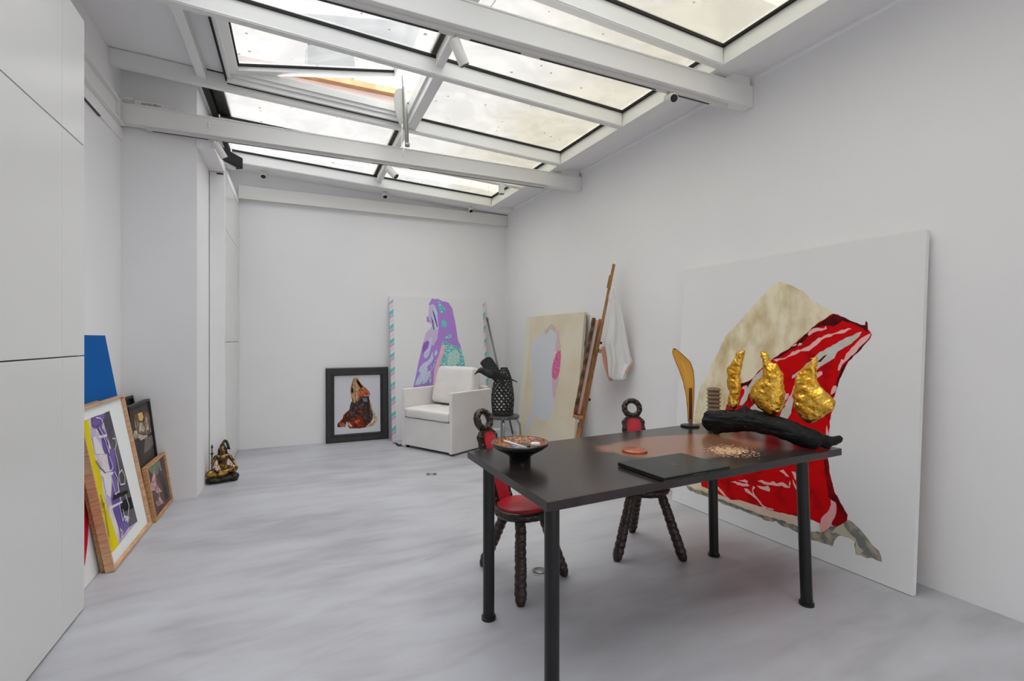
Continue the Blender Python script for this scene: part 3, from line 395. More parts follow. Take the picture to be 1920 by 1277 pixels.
# ================================================================ lighting tracks and spotlights
TRK = mat('white_track', (214, 213, 210), .45)
def track(label, x0, x1, yc, slots, zt=3.146):
    t = thing('lighting_track', label, 'lighting track', ((x0+x1)/2, yc, zt)); c = (x0+x1)/2
    obj('housing', MB().box(x0-c, x1-c, -.02, .02, -.022, -.0005), TRK, t)
    m = MB()
    for a, b in slots: m.box(a-c, b-c, .001, .014, -.0245, -.0215)
    obj('slot', m, BLACK, t); return t
track('white lighting track under the nearer ceiling beam', -.9, 2.95, 2.645, [(-.85, .732), (.92, 1.245), (1.379, 2.286), (2.475, 2.783)])
track('white lighting track under the farther ceiling beam', -1.14, 2.62, 4.895, [(-1.1, -.70), (-.60, .42), (.68, .80), (1.05, 2.6)])
SPW = mat('spotlight_white', (226, 225, 221), .35)
def spot(label, loc, d, L=.10, r=.03, stem=.035, group=None):
    t = thing('spotlight', label, 'spotlight', loc, group=group)
    d = Vector(d).normalized(); a = Vector((0, 0, -stem)); b = a+d*L
    obj('stem', MB().tube([(0, 0, 0), (0, 0, -stem)], .007, 8), SPW, t)
    s = a-d*.015
    lb_ = obj('lamp_body', MB().tube([s, s+d*.004, b-d*.002, b], [r*.9, r, r, r*.93], 20), SPW, t, split=True)
    obj('lens', MB().tube([b-d*.01, b+d*.0008], [r*.86, r*.86], 20), BLACK, lb_, split=True)
    return t
spot('white cylindrical spotlight on the nearer track, angled down to the right', (.83, 2.655, 3.124), (.47, .1, -.85), .13, .031)
spot('white spotlight on the near track close to the right wall, lens facing the camera', (2.40, 2.655, 3.124), (-.25, -.82, -.42), .10, .03)
spot('small white spotlight on the far track pointing down right, middle of the beam', (.835, 4.895, 3.124), (.55, -.35, -.65), .12, .034)
spot('small white spotlight hanging straight down from the far track near the right wall', (2.065, 4.895, 3.124), (0, 0, -1), .10, .032)
spot('white spotlight at the left end of the far track, beside the black speaker', (-.64, 4.90, 3.124), (.45, .2, -.8), .12, .03)
for x, n in ((-.375, 'leftmost of the three white spotlights above the back wall'), (1.10, 'middle of the three white spotlights above the back wall'), (2.335, 'rightmost of the three white spotlights above the back wall')):
    z = zb(x)+.0; spot(n, (x, 6.73, z-.001), (0, -.75, -1), .085, .032, .014, group='spotlights above the back wall')

# ================================================================ driver box and cables on the far beam
t = thing('led_driver', 'white power supply box lying on top of the far beam at the left', 'power supply', (-1.09, 4.885, 3.304))
obj('housing', MB().box(-.125, .125, -.02, .02, .0, .046), SPW, t, bevel=.003)
lb = MB()
random.seed(3)
for i in range(22):
    x = -.075+i*.006; z0 = .012+random.random()*.006; lb.box(x, x+.003, -.0212, -.0201, z0, z0+.006+random.random()*.014)
obj('printed_label', lb, mat('grey_print', (60, 60, 60), .6), t)
obj('terminal_cover', MB().box(.127, .165, -.016, .016, 0, .03), SPW, t, bevel=.002)
CBL = mat('white_cable', (220, 219, 214), .5)
ck = MB(); pts = []
for i in range(15):
    u = i/14; pts.append((-1.215-.13*math.sin(u*PI*.5)-.02*u, 4.83-.03*u, 3.335-.05*u-.17*u*u+.03*math.sin(u*PI)))
tag(obj('power_cable', ck.tube(pts, .005, 8), CBL), 'thin white cable looping from the power supply box down to the left wall beam', 'cable')

# ================================================================ speaker
t = thing('wall_speaker', 'black box loudspeaker mounted high at the far left under the skylight', 'speaker', (-.60, 5.62, 3.17), rz=math.atan2(.862, .506))
obj('cabinet', MB().box(-.165, .165, .0, .11, 0, .115), mat('speaker_black', (36, 36, 37), .6), t, bevel=.004)
obj('grille', MB().box(-.158, .158, -.006, 0, .006, .109), mat('speaker_cloth', (30, 30, 31), .9, bump=.4, bsc=400), t)
obj('bracket', MB().box(-.1, .1, .03, .09, -.024, -.0005), SPW, t)

# ================================================================ hand opener of the roof window
t = thing('window_opener', 'white spindle opener with leaf shaped plate hanging under the open roof window', 'window opener', (.94, 4.50, 3.18))
OPN = mat('opener_enamel', (150, 150, 144), .5)
obj('upper_rod', MB().tube([(-.035, .02, .50), (-.04, .02, .86)], .008, 10), OPN, t)
obj('cylinder_tube', MB().tube([(.004, 0, .03), (.0, 0, .03), (-.02, .0, .55), (-.022, 0, .56)], [.015, .019, .019, .014], 14), OPN, t)
obj('end_cap', MB().tube([(.004, 0, .005), (.004, 0, .032)], .023, 14), OPN, t)
pl = [(-.028, .545), (-.075, .54), (-.108, .505), (-.118, .44), (-.112, .35), (-.09, .26), (-.06, .19), (-.02, .165)]
obj('leaf_plate', MB().prism(pl, lambda a, b, d: (a, d, b), .012, .018), OPN, t, bevel=.002)
obj('bracket', MB().prism([(-.02, .40), (.03, .42), (.05, .47), (.045, .51), (0, .50), (-.01, .44)], lambda a, b, d: (a, d, b), -.004, .03), OPN, t, bevel=.004)
obj('cord', MB().tube([(-.045, -.01, .20), (-.05, -.015, .10), (-.055, -.02, -.01), (-.03, -.025, -.045), (-.02, -.025, -.02), (-.045, -.03, -.06), (-.05, -.03, -.09), (-.035, -.03, -.12)], .003, 6), CBL, t)
t = thing('cable_loop', 'loose cable loop with copper end lying on the near ceiling beam', 'cable', (1.02, 2.63, 3.304))
obj('grey_cable', MB().tube([(-.09, 0, .008), (-.03, .0, .02), (.02, 0, .03), (.05, .0, .075), (.02, 0, .12), (-.03, 0, .16)], .004, 8), CBL, t)
obj('copper_end', MB().tube([(-.09, 0, .006), (-.11, .0, .03), (-.105, 0, .055)], .005, 8), mat('bare_copper', (200, 120, 80), .35, 1.), t)

# ================================================================ floor sockets
for x, y, n in ((1.262, 4.84, 'round steel floor plate near the armchair'), (1.325, 2.545, 'round steel floor plate under the table beside the nearer chair')):
    t = thing('floor_outlet', n, 'floor outlet', (x, y, .0005))
    ri_ = obj('rim', MB().lathe([(.055, 0), (.055, .003), (.045, .004), (.045, .002), (0.0, .002)], 28), CHROME, t)
    obj('cover', MB().lathe([(.036, .0022), (.036, .0035), (0, .0035)], 24), mat('grey_outlet_cover', (150, 150, 152), .4, .6), ri_)
# ================================================================ canvases and framed pictures
PA = {}
def paint(n):
    T = {
     'tan': ((200, 180, 136), dict(c2=(236, 226, 198), sc_=8, lo=.32, hi=.58, detail=10, stretch=(1, 1, .6))),
     'greyrock': ((118, 122, 118), dict(c2=(176, 164, 148), sc_=16, lo=.45, hi=.62, detail=6)),
     'cream': ((190, 182, 160), dict(c2=(208, 160, 118), sc_=12, lo=.5, hi=.65)),
     'red': ((206, 2, 10), dict(c2=(128, 0, 8), sc_=6, lo=.5, hi=.72, detail=6)),
     'darkred': ((150, 2, 12), dict(c2=(96, 4, 16), sc_=9, lo=.45, hi=.6)),
     'maroon': ((66, 10, 18), dict(c2=(112, 8, 18), sc_=14, lo=.45, hi=.7)),
     'pink': ((240, 182, 180), {}), 'rose': ((234, 168, 170), {}), 'palepink': ((232, 200, 186), dict(c2=(216, 196, 170), sc_=18)),
     'palegrey': ((208, 204, 202), dict(c2=(196, 192, 178), sc_=12)),
     'lilac': ((206, 190, 224), {}), 'purple': ((180, 138, 220), {}), 'purple2': ((158, 104, 194), {}), 'violet3': ((140, 128, 200), dict(c2=(196, 200, 232), sc_=30)),
     'paleblue': ((204, 216, 238), dict(c2=(176, 186, 216), sc_=60, lo=.55, hi=.6)), 'violetline': ((112, 72, 150), {}),
     'teal': ((92, 190, 192), dict(c2=(190, 226, 224), sc_=42, lo=.5, hi=.56, detail=6)), 'teal2': ((86, 200, 190), dict(c2=(130, 214, 208), sc_=20)),
     'palemint': ((200, 222, 214), dict(c2=(160, 210, 206), sc_=40, lo=.52, hi=.58)), 'pinkbar': ((238, 190, 206), {}),
     'hamdark': ((62, 44, 42), dict(c2=(92, 84, 88), sc_=28, lo=.45, hi=.65, detail=8)), 'hamtan': ((196, 160, 118), dict(c2=(126, 72, 48), sc_=36, lo=.45, hi=.6, stretch=(2, 1, .5))),
     'hamblack': ((36, 30, 26), {}), 'hamorange': ((206, 112, 74), dict(c2=(160, 68, 40), sc_=40)), 'hamrust': ((150, 62, 34), dict(c2=(80, 34, 26), sc_=34)),
     'hamcream': ((218, 192, 152), dict(c2=(180, 136, 92), sc_=40)), 'hamgrey': ((120, 122, 132), {}),
     'grey': ((206, 209, 214), {}), 'blush': ((214, 192, 186), dict(c2=(186, 178, 180), sc_=40)), 'blushpink': ((222, 180, 192), dict(c2=(200, 186, 190), sc_=60)),
     'magenta': ((206, 74, 140), dict(c2=(226, 150, 182), sc_=60, lo=.45, hi=.6)), 'ivory': ((222, 218, 204), {}),
     'mount': ((236, 239, 238), {}), 'artbase': ((224, 214, 214), dict(c2=(190, 176, 206), sc_=7)), 'yellow': ((232, 212, 8), dict(c2=(216, 196, 20), sc_=4)),
     'charcoal': ((86, 84, 90), dict(c2=(104, 98, 108), sc_=4)), 'violet': ((104, 84, 156), dict(c2=(128, 104, 172), sc_=6)), 'black': ((40, 36, 40), {}),
     'whiteline': ((222, 218, 226), {}), 'mustard': ((196, 160, 14), {}),
     'artdark': ((84, 78, 76), dict(c2=(70, 64, 64), sc_=4)), 'artcream': ((206, 200, 180), dict(c2=(150, 140, 126), sc_=40)), 'artgold': ((224, 186, 110), {}),
     'artbrown': ((112, 82, 66), dict(c2=(170, 150, 130), sc_=30, lo=.45, hi=.65, stretch=(2, 1, .5))), 'artgrey': ((124, 118, 112), {}),
     'artmauve': ((112, 92, 92), dict(c2=(92, 76, 74), sc_=8)), 'artteal': ((112, 152, 134), dict(c2=(128, 120, 110), sc_=8)), 'artpink': ((214, 172, 172), dict(c2=(140, 108, 108), sc_=26)),
     'blue': ((4, 92, 168), {}), 'crimson': ((204, 14, 44), {}),
    }
    c, k = T[n]; return mat('paint_'+n, c, .75, spec=.15, **k)
CANVAS = mat('primed_canvas', (229, 229, 230), .8, bump=.05, bsc=500)
def lean(key, name, label, cat='painting'):
    c = CANV[key]
    t = thing(name, label, cat, (c['o'][0], c['o'][1], c['t']*math.sin(c['tilt'])+.0005), c['rz'], tilt=c['tilt'])
    return t, c['w'], c['h'], c['t']
def paint_layers(mb, key, mats, y, rect, step=.00025):
    idx = {}
    for i, (n, poly) in enumerate(ART[key]):
        p = clip(poly, *rect)
        if not p: continue
        if n not in idx: idx[n] = len(mats); mats.append(paint(n))
        mb.add([(a, y-step*(i+1), b) for a, b in p], [tuple(range(len(p)))], idx[n])
def jag(poly, amp, n=3, seed=1):
    rnd = random.Random(seed); out = []
    for i, p in enumerate(poly):
        q = poly[(i+1) % len(poly)]; d = math.hypot(q[0]-p[0], q[1]-p[1]); k = max(1, min(8, int(d/.02)))
        for j in range(k):
            t = j/k; out.append((p[0]+(q[0]-p[0])*t+rnd.uniform(-amp, amp), p[1]+(q[1]-p[1])*t+rnd.uniform(-amp, amp)))
    return out
ART['BIG'] = [(n, jag(p, .004, seed=i)) for i, (n, p) in enumerate(ART['BIG'])]
ART['HAM'] = [(n, jag(p, .003, seed=i)) for i, (n, p) in enumerate(ART['HAM'])]

# the large canvas on the right wall
t, w, h, d = lean('BIG', 'large_canvas', 'very large white canvas painted with red and tan meat, leaning on the right wall')
obj('stretcher', MB().box(.01, w-.01, .012, d, .01, h-.01), mat('pine_stretcher', (196, 170, 130), .7), t)
m = MB().box(0, w, 0, .012, 0, h); m.box(0, .01, .012, d, 0, h); m.box(w-.01, w, .012, d, 0, h); m.box(.01, w-.01, .012, d, h-.01, h); m.box(.01, w-.01, .012, d, 0, .01); ms = [CANVAS]
paint_layers(m, 'BIG', ms, 0, (.0, w, 0, h), .00012)
obj('painted_canvas', m, ms, t)
# purple one on the back wall
t, w, h, d = lean('PUR', 'purple_canvas', 'white canvas with purple and turquoise form and striped edges, leaning on back wall')
m = MB().box(0, w, 0, d, 0, h); ms = [CANVAS]; paint_layers(m, 'PUR', ms, 0, (.07, w-.05, 0, h-.01))
SC = [mat('stripe_pink', (236, 204, 212), .6), mat('stripe_mauve', (190, 172, 204), .6), mat('stripe_teal', (112, 194, 192), .6), mat('stripe_aqua', (196, 228, 230), .6)]
b0 = len(ms); ms += SC
for xa, xb_ in ((0, .055), (w-.04, w)):
    z = 0; k = 0
    while z < h-.09:
        for (dz, mi, g) in ((.062, 0, .008), (.038, 1, .008), (.055, 2, .004), (.014, 3, .012)):
            if z+dz+.04 > h: break
            q = [(xa, z), (xb_, z+.04), (xb_, z+dz+.04), (xa, z+dz)]
            m.add([(a, -.0004, b) for a, b in q], [(0, 1, 2, 3)], b0+mi)
            if xa == 0: m.add([(-.0004, 0, z), (-.0004, d, z-.015), (-.0004, d, z+dz-.015), (-.0004, 0, z+dz)] if z > .02 else [(-.0004, 0, z), (-.0004, d, z), (-.0004, d, z+dz), (-.0004, 0, z+dz)], [(0, 1, 2, 3)], b0+mi)
            z += dz+g
obj('painted_canvas', m, ms, t)
# beige canvas on the right wall
t, w, h, d = lean('BEI', 'beige_canvas', 'tall beige canvas with pale grey shape and magenta streak, leaning on right wall')
BEIG = mat('beige_paint', (216, 202, 176), .7, c2=(222, 212, 192), sc_=2)
m = MB().box(0, w, 0, d, 0, h); ms = [BEIG]
ga = ART['BEI']; ART['BEI'] = [ga[-1]]+ga[:-1]
paint_layers(m, 'BEI', ms, 0, (0, w, 0, h)); obj('painted_canvas', m, ms, t)
obj('hanging_cord', MB().tube([(w+.001, .03, h-.03), (w+.012, .03, h-.08), (w+.013, .035, h-.3), (w+.006, .03, h-.38)], .004, 6), mat('brown_cord', (92, 78, 62), .8), t)
# black framed picture on the back wall
def frame_obj(m, w, h, fw, d, mi=0, prof=None):
    prof = prof or [(0, d), (0, 0), (fw, 0), (fw, d*.5)]      # (inset, depth)
    for i in range(len(prof)-1):
        (a, p), (b, q) = prof[i], prof[i+1]
        A = [(a, p, a), (w-a, p, a), (w-a, p, h-a), (a, p, h-a)]; B = [(b, q, b), (w-b, q, b), (w-b, q, h-b), (b, q, h-b)]
        m.add(A+B, [(k, (k+1) % 4, 4+(k+1) % 4, 4+k) for k in range(4)], mi)
    return m
t, w, h, d = lean('HAM', 'black_framed_picture', 'picture of a cured ham in a wide black frame against the back wall')
BLK = mat('black_frame_lacquer', (42, 40, 41), .32, c2=(50, 47, 48), sc_=20)
obj('frame', frame_obj(MB(), w, h, .11, d, prof=[(0, d), (0, .004), (.012, -.003), (.075, .0), (.08, -.01), (.092, -.012), (.104, .004), (.108, .014)]), BLK, t)
m = MB().box(.1, w-.1, .014, d, .1, h-.1); ms = [mat('print_paper', (212, 212, 220), .7)]
paint_layers(m, 'HAM', ms, .014, (.108, w-.108, .108, h-.108)); obj('printed_sheet', m, ms, t)
# the stack by the left wall
t, w, h, d = lean('BLU', 'blue_canvas', 'white canvas with a blue upper block and a red shape, rearmost against the left wall')
m = MB().box(0, w, 0, d, 0, h); ms = [CANVAS]; paint_layers(m, 'BLU', ms, 0, (0, w-.004, 0, h-.004)); obj('painted_canvas', m, ms, t)
OAK = mat('pale_oak_frame', (214, 172, 134), .5, c2=(196, 148, 110), sc_=9, stretch=(1, 1, 8))
OAK2 = mat('warm_oak_frame', (206, 160, 112), .5, c2=(184, 132, 84), sc_=9, stretch=(1, 1, 8))
t = thing('oak_frame_behind', 'pale wooden frame, only its top showing above the yellow and violet picture', 'picture frame', (-1.043, 3.60, .004), PI/2, tilt=R(9.4))
obj('frame', frame_obj(MB(), .45, .985, .02, .018), OAK2, t); obj('backing', MB().box(.015, .435, .008, .017, .015, .97), mat('mount_board', (205, 205, 200), .8), t)
t, w, h, d = lean('YEL', 'oak_framed_picture', 'pale wood framed abstract in yellow, violet and charcoal by the left wall')
obj('frame', frame_obj(MB(), w, h, .016, d, prof=[(0, d), (0, 0), (.012, 0), (.016, .02)]), OAK, t)
m = MB().box(.01, w-.01, .022, d-.004, .01, h-.01); ms = [paint('mount')]
paint_layers(m, 'YEL', ms, .022, (.016, .60, .085, .905))
m2 = len(ms); ms.append(paint('whiteline')); ms.append(paint('charcoal'))
for i, ln in enumerate(ART['YELLINES']):
    ln = [q for q in ln if .02 < q[0] < .6]
    for a, b in zip(ln, ln[1:]):
        dx, dz = b[0]-a[0], b[1]-a[1]; L_ = math.hypot(dx, dz) or 1; nx, nz = -dz/L_*.004, dx/L_*.004; y = .0165
        m.add([(a[0]-nx, y, a[1]-nz), (b[0]-nx, y, b[1]-nz), (b[0]+nx, y, b[1]+nz), (a[0]+nx, y, a[1]+nz)], [(0, 1, 2, 3)], m2 if i not in (1, 10, 12) else m2+1)
obj('abstract_print', m, ms, t)
t = thing('black_box_frame', 'black frame behind the dark framed painting, only its top edge showing', 'picture frame', (-1.075, 4.51, .009), PI/2, tilt=R(10.5))
BLF_ = mat('black_stained_wood', (24, 22, 22), .45)
obj('frame', frame_obj(MB(), .44, .925, .02, .04), BLF_, t); obj('backing', MB().box(.015, .425, .02, .038, .015, .91), BLF_, t)
t, w, h, d = lean('BLF', 'dark_framed_painting', 'black framed dark painting with a cream and gold figure, leaning beside the pillar')
obj('frame', frame_obj(MB(), w, h, .018, d, prof=[(0, d), (0, 0), (.018, 0), (.02, .016)]), BLF_, t)
m = MB().box(.01, w-.01, .016, d-.003, .01, h-.01); ms = [paint('artdark')]; paint_layers(m, 'BLF', ms, .016, (.02, w-.02, .42, h-.02)); obj('painted_panel', m, ms, t)
t, w, h, d = lean('WOS', 'small_oak_framed_painting', 'small wood framed mauve painting with pink figures, in front of the dark framed one')
obj('frame', frame_obj(MB(), w, h, .016, d, prof=[(0, d), (0, 0), (.016, 0), (.018, .012)]), OAK2, t)
m = MB().box(.01, w-.01, .012, d-.003, .01, h-.01); ms = [paint('artmauve')]; paint_layers(m, 'WOS', ms, .012, (.018, w-.018, .018, h-.018)); obj('painted_panel', m, ms, t)
# ================================================================ table
def table_mat():
    M = mat('dark_patinated_tabletop', (38, 33, 33), .22, c2=(54, 44, 44), sc_=3)
    nt = M.node_tree; N = nt.nodes; L = nt.links; b = N['Principled BSDF']
    base = b.inputs['Base Color'].links[0].from_socket
    tc = N.new('ShaderNodeTexCoord')
    def ell(cx, cy, rx, ry, rot, namp, nsc, lo, hi):
        mp = N.new('ShaderNodeMapping'); mp.vector_type = 'TEXTURE'; mp.inputs['Location'].default_value = (cx, cy, 0); mp.inputs['Rotation'].default_value = (0, 0, rot); mp.inputs['Scale'].default_value = (rx, ry, 1e3)
        L.new(tc.outputs['Object'], mp.inputs[0]); ln = N.new('ShaderNodeVectorMath'); ln.operation = 'LENGTH'; L.new(mp.outputs[0], ln.inputs[0])
        nz = N.new('ShaderNodeTexNoise'); nz.inputs['Scale'].default_value = nsc; nz.inputs['Detail'].default_value = 7; L.new(tc.outputs['Object'], nz.inputs['Vector'])
        ma = N.new('ShaderNodeMath'); ma.operation = 'MULTIPLY_ADD'; ma.inputs[1].default_value = namp; L.new(nz.outputs[0], ma.inputs[0]); L.new(ln.outputs['Value'], ma.inputs[2])
        mr = N.new('ShaderNodeMapRange'); mr.inputs['From Min'].default_value = lo; mr.inputs['From Max'].default_value = hi; mr.inputs['To Min'].default_value = 1; mr.inputs['To Max'].default_value = 0
        L.new(ma.outputs[0], mr.inputs[0]); return mr.outputs[0]
    A = ell(1.18, .52, .52, .26, .02, .7, 5, 1.25, 1.4); C_ = ell(.84, .62, .20, .12, .1, 1.2, 8, 1.3, 1.7)
    mx = N.new('ShaderNodeMath'); mx.operation = 'MAXIMUM'; L.new(A, mx.inputs[0]); L.new(C_, mx.inputs[1])
    mc = N.new('ShaderNodeMix'); mc.data_type = 'RGBA'; L.new(mx.outputs[0], mc.inputs[0]); L.new(base, mc.inputs[6]); mc.inputs[7].default_value = lin((134, 94, 72))
    G_ = ell(1.27, .32, .22, .20, .3, 2.8, 75, 1.75, 1.8)
    mg = N.new('ShaderNodeMix'); mg.data_type = 'RGBA'; L.new(G_, mg.inputs[0]); L.new(mc.outputs[2], mg.inputs[6]); mg.inputs[7].default_value = lin((236, 196, 158))
    L.new(mg.outputs[2], b.inputs['Base Color'])
    mm = N.new('ShaderNodeMath'); mm.operation = 'MULTIPLY'; mm.inputs[1].default_value = .12; L.new(mx.outputs[0], mm.inputs[0]); L.new(mm.outputs[0], b.inputs['Metallic'])
    return M
TT = table_mat(); TZ = .79
t = thing('dining_table', 'dark metal-topped table with copper stained patch and four round black legs', 'table', (.83, 1.54, 0))
q = [(0, 0), (1.869, .11), (1.857, 1.03), (-.005, .88)]
obj('tabletop', MB().prism(q, lambda a, b, d: (a, b, d), TZ-.037, TZ), [TT], t, bevel=.002, seg=1)
LG = mat('black_steel_leg', (20, 20, 21), .3)
for (x, y), (fx, fy) in (((.868, 1.575), (.868, 1.575)), ((2.395, 1.665), (2.425, 1.66)), ((2.42, 2.28), (2.436, 2.28)), ((.868, 2.22), (.868, 2.22))):
    m = MB().tube([(x-.83, y-1.54, TZ-.038), (fx-.83, fy-1.54, .022)], .0285, 24)
    lo = obj('leg', m, LG, t, split=True)
    obj('foot', MB().tube([(fx-.83, fy-1.54, .03), (fx-.83, fy-1.54, .016), (fx-.83, fy-1.54, .014), (fx-.83, fy-1.54, .0)], [.0295, .0295, .036, .036], 24), LG, lo, split=True)
obj('loose_wire', MB().tube([(1.80, .16, TZ-.037), (1.805, .155, TZ-.06), (1.80, .15, TZ-.075), (1.812, .15, TZ-.10)], .0018, 6), BLACK, t)

# ================================================================ carved ring-back chairs
WD = mat('carved_dark_wood', (46, 26, 20), .38, c2=(24, 15, 13), sc_=14, bump=.3, bsc=30, coat=.15)
LEA = mat('red_leather', (176, 26, 42), .38, c2=(160, 20, 36), sc_=5, bump=.15, bsc=60)
STUD = mat('dark_brass_stud', (120, 90, 58), .35, 1.)
def chair(label, loc, rz, group):
    t = thing('ring_back_chair', label, 'chair', loc, rz, group)
    for fx, fy, hx_, hy_ in ((0, .305, 0, .10), (-.21, -.155, -.09, -.06), (.21, -.155, .09, -.06)):
        pts = []; rs = []; n = 56
        for i in range(n+1):
            u = i/n; pts.append((hx_+(fx-hx_)*u, hy_+(fy-hy_)*u, .41*(1-u)))
            r = .0265+.004*u; r *= 1+.17*abs(math.sin(u*PI*11))**1.5*(1 if u > .08 else 0)
            if u > .9: r *= 1-(u-.9)*3.8
            rs.append(r)
        m = MB().tube(pts, rs, 12)
        for i in range(1, 11):
            u = i/11; c = Vector((hx_+(fx-hx_)*u, hy_+(fy-hy_)*u, .41*(1-u)))
            for k in range(3):
                a = k*2*PI/3+i*.5; m.ball(c+Vector((math.cos(a)*.023, math.sin(a)*.024, 0)), .0105, 5, sq=(1, 1, 1.5))
        obj('leg', m, WD, t)
    sr = obj('seat_ring', MB().lathe([(.10, .385), (.15, .39), (.158, .402), (.16, .42), (.150, .434), (.13, .436)], 72, wob=lambda a, z: 1+.03*abs(math.sin(a*9))), WD, t)
    for k in range(18):
        a = k*2*PI/18; obj('carved_knob', MB().ball((.157*math.cos(a), .157*math.sin(a), .412), .011, 5), WD, sr)
    sr = obj('seat_cushion', MB().lathe([(.142, .434), (.143, .441), (.13, .450), (.09, .458), (0, .462)], 40), LEA, t)
    m = MB()
    for k in range(40):
        a = k*2*PI/40; m.ball((.142*math.cos(a), .142*math.sin(a), .444), .0038, 4)
    obj('seat_studs', m, STUD, sr, kind='stuff')
    # the back lies in a plane leaning backwards; B(x, s, d): across, up along the plank, out to the front
    p0 = Vector((0, .135, .425)); ax = Vector((0, .195, .56)).normalized(); nf = Vector((0, -ax.z, ax.y))
    B = lambda x, s, d: tuple(p0+Vector((x, 0, 0))+ax*s+nf*d)
    out = [(-.062, -.03)]
    ys = [i*.0175 for i in range(0, 24)]
    L = [(-.072-.006*math.sin(s/.42*PI)-.008*abs(math.sin(s*PI/.052)), s) for s in ys]
    out += L+[(-.05, .43), (-.03, .44), (.03, .44), (.05, .43)]+[(-x, s) for x, s in L[::-1]]+[(.062, -.03)]
    bp_ = obj('back_plank', MB().prism(out, B, -.018, .010), WD, t, bevel=.004)
    ro, ri, cz, n = .070, .036, .492, 40
    m = MB(); ring = []
    for j in range(n):
        a = 2*PI*j/n; w_ = 1+.05*abs(math.sin(a*6))
        ring.append([(ri, .008), (ri+.006, .016), (ro*.95, .016), (ro*w_, .004), (ro*w_, -.014), (ro*.95, -.020), (ri+.006, -.020), (ri, -.012)])
    vs = [B(r*math.sin(2*PI*j/n), cz+r*math.cos(2*PI*j/n), d) for j in range(n) for r, d in ring[j]]
    fs = [(j*8+k, ((j+1) % n)*8+k, ((j+1) % n)*8+(k+1) % 8, j*8+(k+1) % 8) for j in range(n) for k in range(8)]
    m.add(vs, fs, 0, True); rg = obj('ring', m, WD, t)
    for k in range(10):
        a = 2*PI*(k+.5)/10; obj('carved_knob', MB().ball(B(.053*math.sin(a), cz+.053*math.cos(a), .014), .0125, 5), WD, rg)
    for s in [i*.052+.03 for i in range(8)]:
        for x in (-.066, .066): obj('carved_knob', MB().ball(B(x, s, .006), .012, 5), WD, bp_)
    pan = [(-.05, .02), (-.05, .38), (-.042, .405), (-.02, .415), (.02, .415), (.042, .405), (.05, .38), (.05, .02)]
    m = MB().prism(pan, B, .010, .017)
    m.grid(lambda u, v: B(-.048+.096*u, .024+.37*v, .017+.010*math.sin(PI*u)*max(0, math.sin(PI*v))**.5), 8, 10)
    lp = obj('leather_panel', m, LEA, t)
    m = MB()
    for k in range(20):
        s = .025+k*.019
        for x in (-.051, .051): m.ball(B(x, s, .015), .0036, 4)
    for k in range(6): m.ball(B(-.03+k*.012, .418, .015), .0036, 4)
    obj('studs', m, STUD, lp, kind='stuff')
    return t
G_CH = 'three-legged ring-back chairs at the table'
chair('carved ring-back chair with red leather seat showing at the left end of the table', (1.176, 2.487, 0), R(26.7), G_CH)
chair('carved ring-back chair with red leather behind the table, below the white cloth', (2.075, 2.526, 0), R(-24), G_CH)

# ================================================================ armchair
AF = mat('white_faux_leather', (228, 224, 222), .42, c2=(222, 218, 216), sc_=3, bump=.12, bsc=14)
def cushion(x0, x1, y0, y1, z0, z1, amp=.004, r=.03, seed=0):
    m = MB(); n = 12
    def f(nx, ny, nz): pass
    bm = bmesh.new(); bmesh.ops.create_cube(bm, size=1)
    bmesh.ops.subdivide_edges(bm, edges=bm.edges, cuts=14, use_grid_fill=True)
    hx_, hy_, hz_ = (x1-x0)/2, (y1-y0)/2, (z1-z0)/2; c = Vector(((x0+x1)/2, (y0+y1)/2, (z0+z1)/2))
    for v in bm.verts:
        p = Vector((v.co.x*2*hx_, v.co.y*2*hy_, v.co.z*2*hz_))
        q_ = Vector((max(-hx_+r, min(hx_-r, p.x)), max(-hy_+r, min(hy_-r, p.y)), max(-hz_+r, min(hz_-r, p.z)))); d = p-q_
        if d.length > 1e-6: p = q_+d.normalized()*min(r, d.length if d.length < r else r)
        nn = mnoise.noise((p+c)*9+Vector((seed, 0, 0)))+.6*mnoise.noise((p+c)*22)
        v.co = c+p+(d.normalized() if d.length > 1e-6 else Vector((0, 0, 0)))*nn*amp
    me = bpy.data.meshes.new('cushion'); bm.to_mesh(me); bm.free(); me.materials.append(AF)
    for p in me.polygons: p.use_smooth = True
    return me
t = thing('armchair', 'boxy white faux leather armchair with loose cushions in front of the purple canvas', 'armchair', (1.234, 6.233, 0), R(-61))
Wd, Dp = .89, .74
m = MB().box(.05, Wd-.05, .03, Dp-.07, .03, .385); obj('base', m, AF, t, bevel=.006)
obj('front_panel', MB().box(.052, Wd-.052, .012, .03, .035, .385), AF, t, bevel=.005)
for x in (0, Wd-.05): obj('armrest', MB().box(x, x+.05, 0, Dp, .02, .75), AF, t, bevel=.014, seg=3)
obj('backrest', MB().box(.05, Wd-.05, Dp-.07, Dp, .02, .78), AF, t, bevel=.014, seg=3)
obj('seat_cushion', cushion(.052, Wd-.052, -.012, Dp-.07, .387, .515, .007, .035), None or [AF], t)
m = cushion(.08, Wd-.10, -.09, .10, -.25, .25, .008, .06, 5)
for v in m.vertices:
    k = 1-.12*max(0, (v.co.z+.25)/.5)**2; v.co.x = (v.co.x-.435)*k+.435; v.co.y *= 1.12-.2*abs(v.co.z)*2
o = obj('back_cushion', m, [AF], t); o.location = (0, Dp-.185, .775); o.rotation_euler = (R(-13), 0, 0)
for x in (.04, Wd-.06):
    for y in (.04, Dp-.06): obj('foot', MB().box(x, x+.03, y, y+.03, 0, .022), BLACK, t)
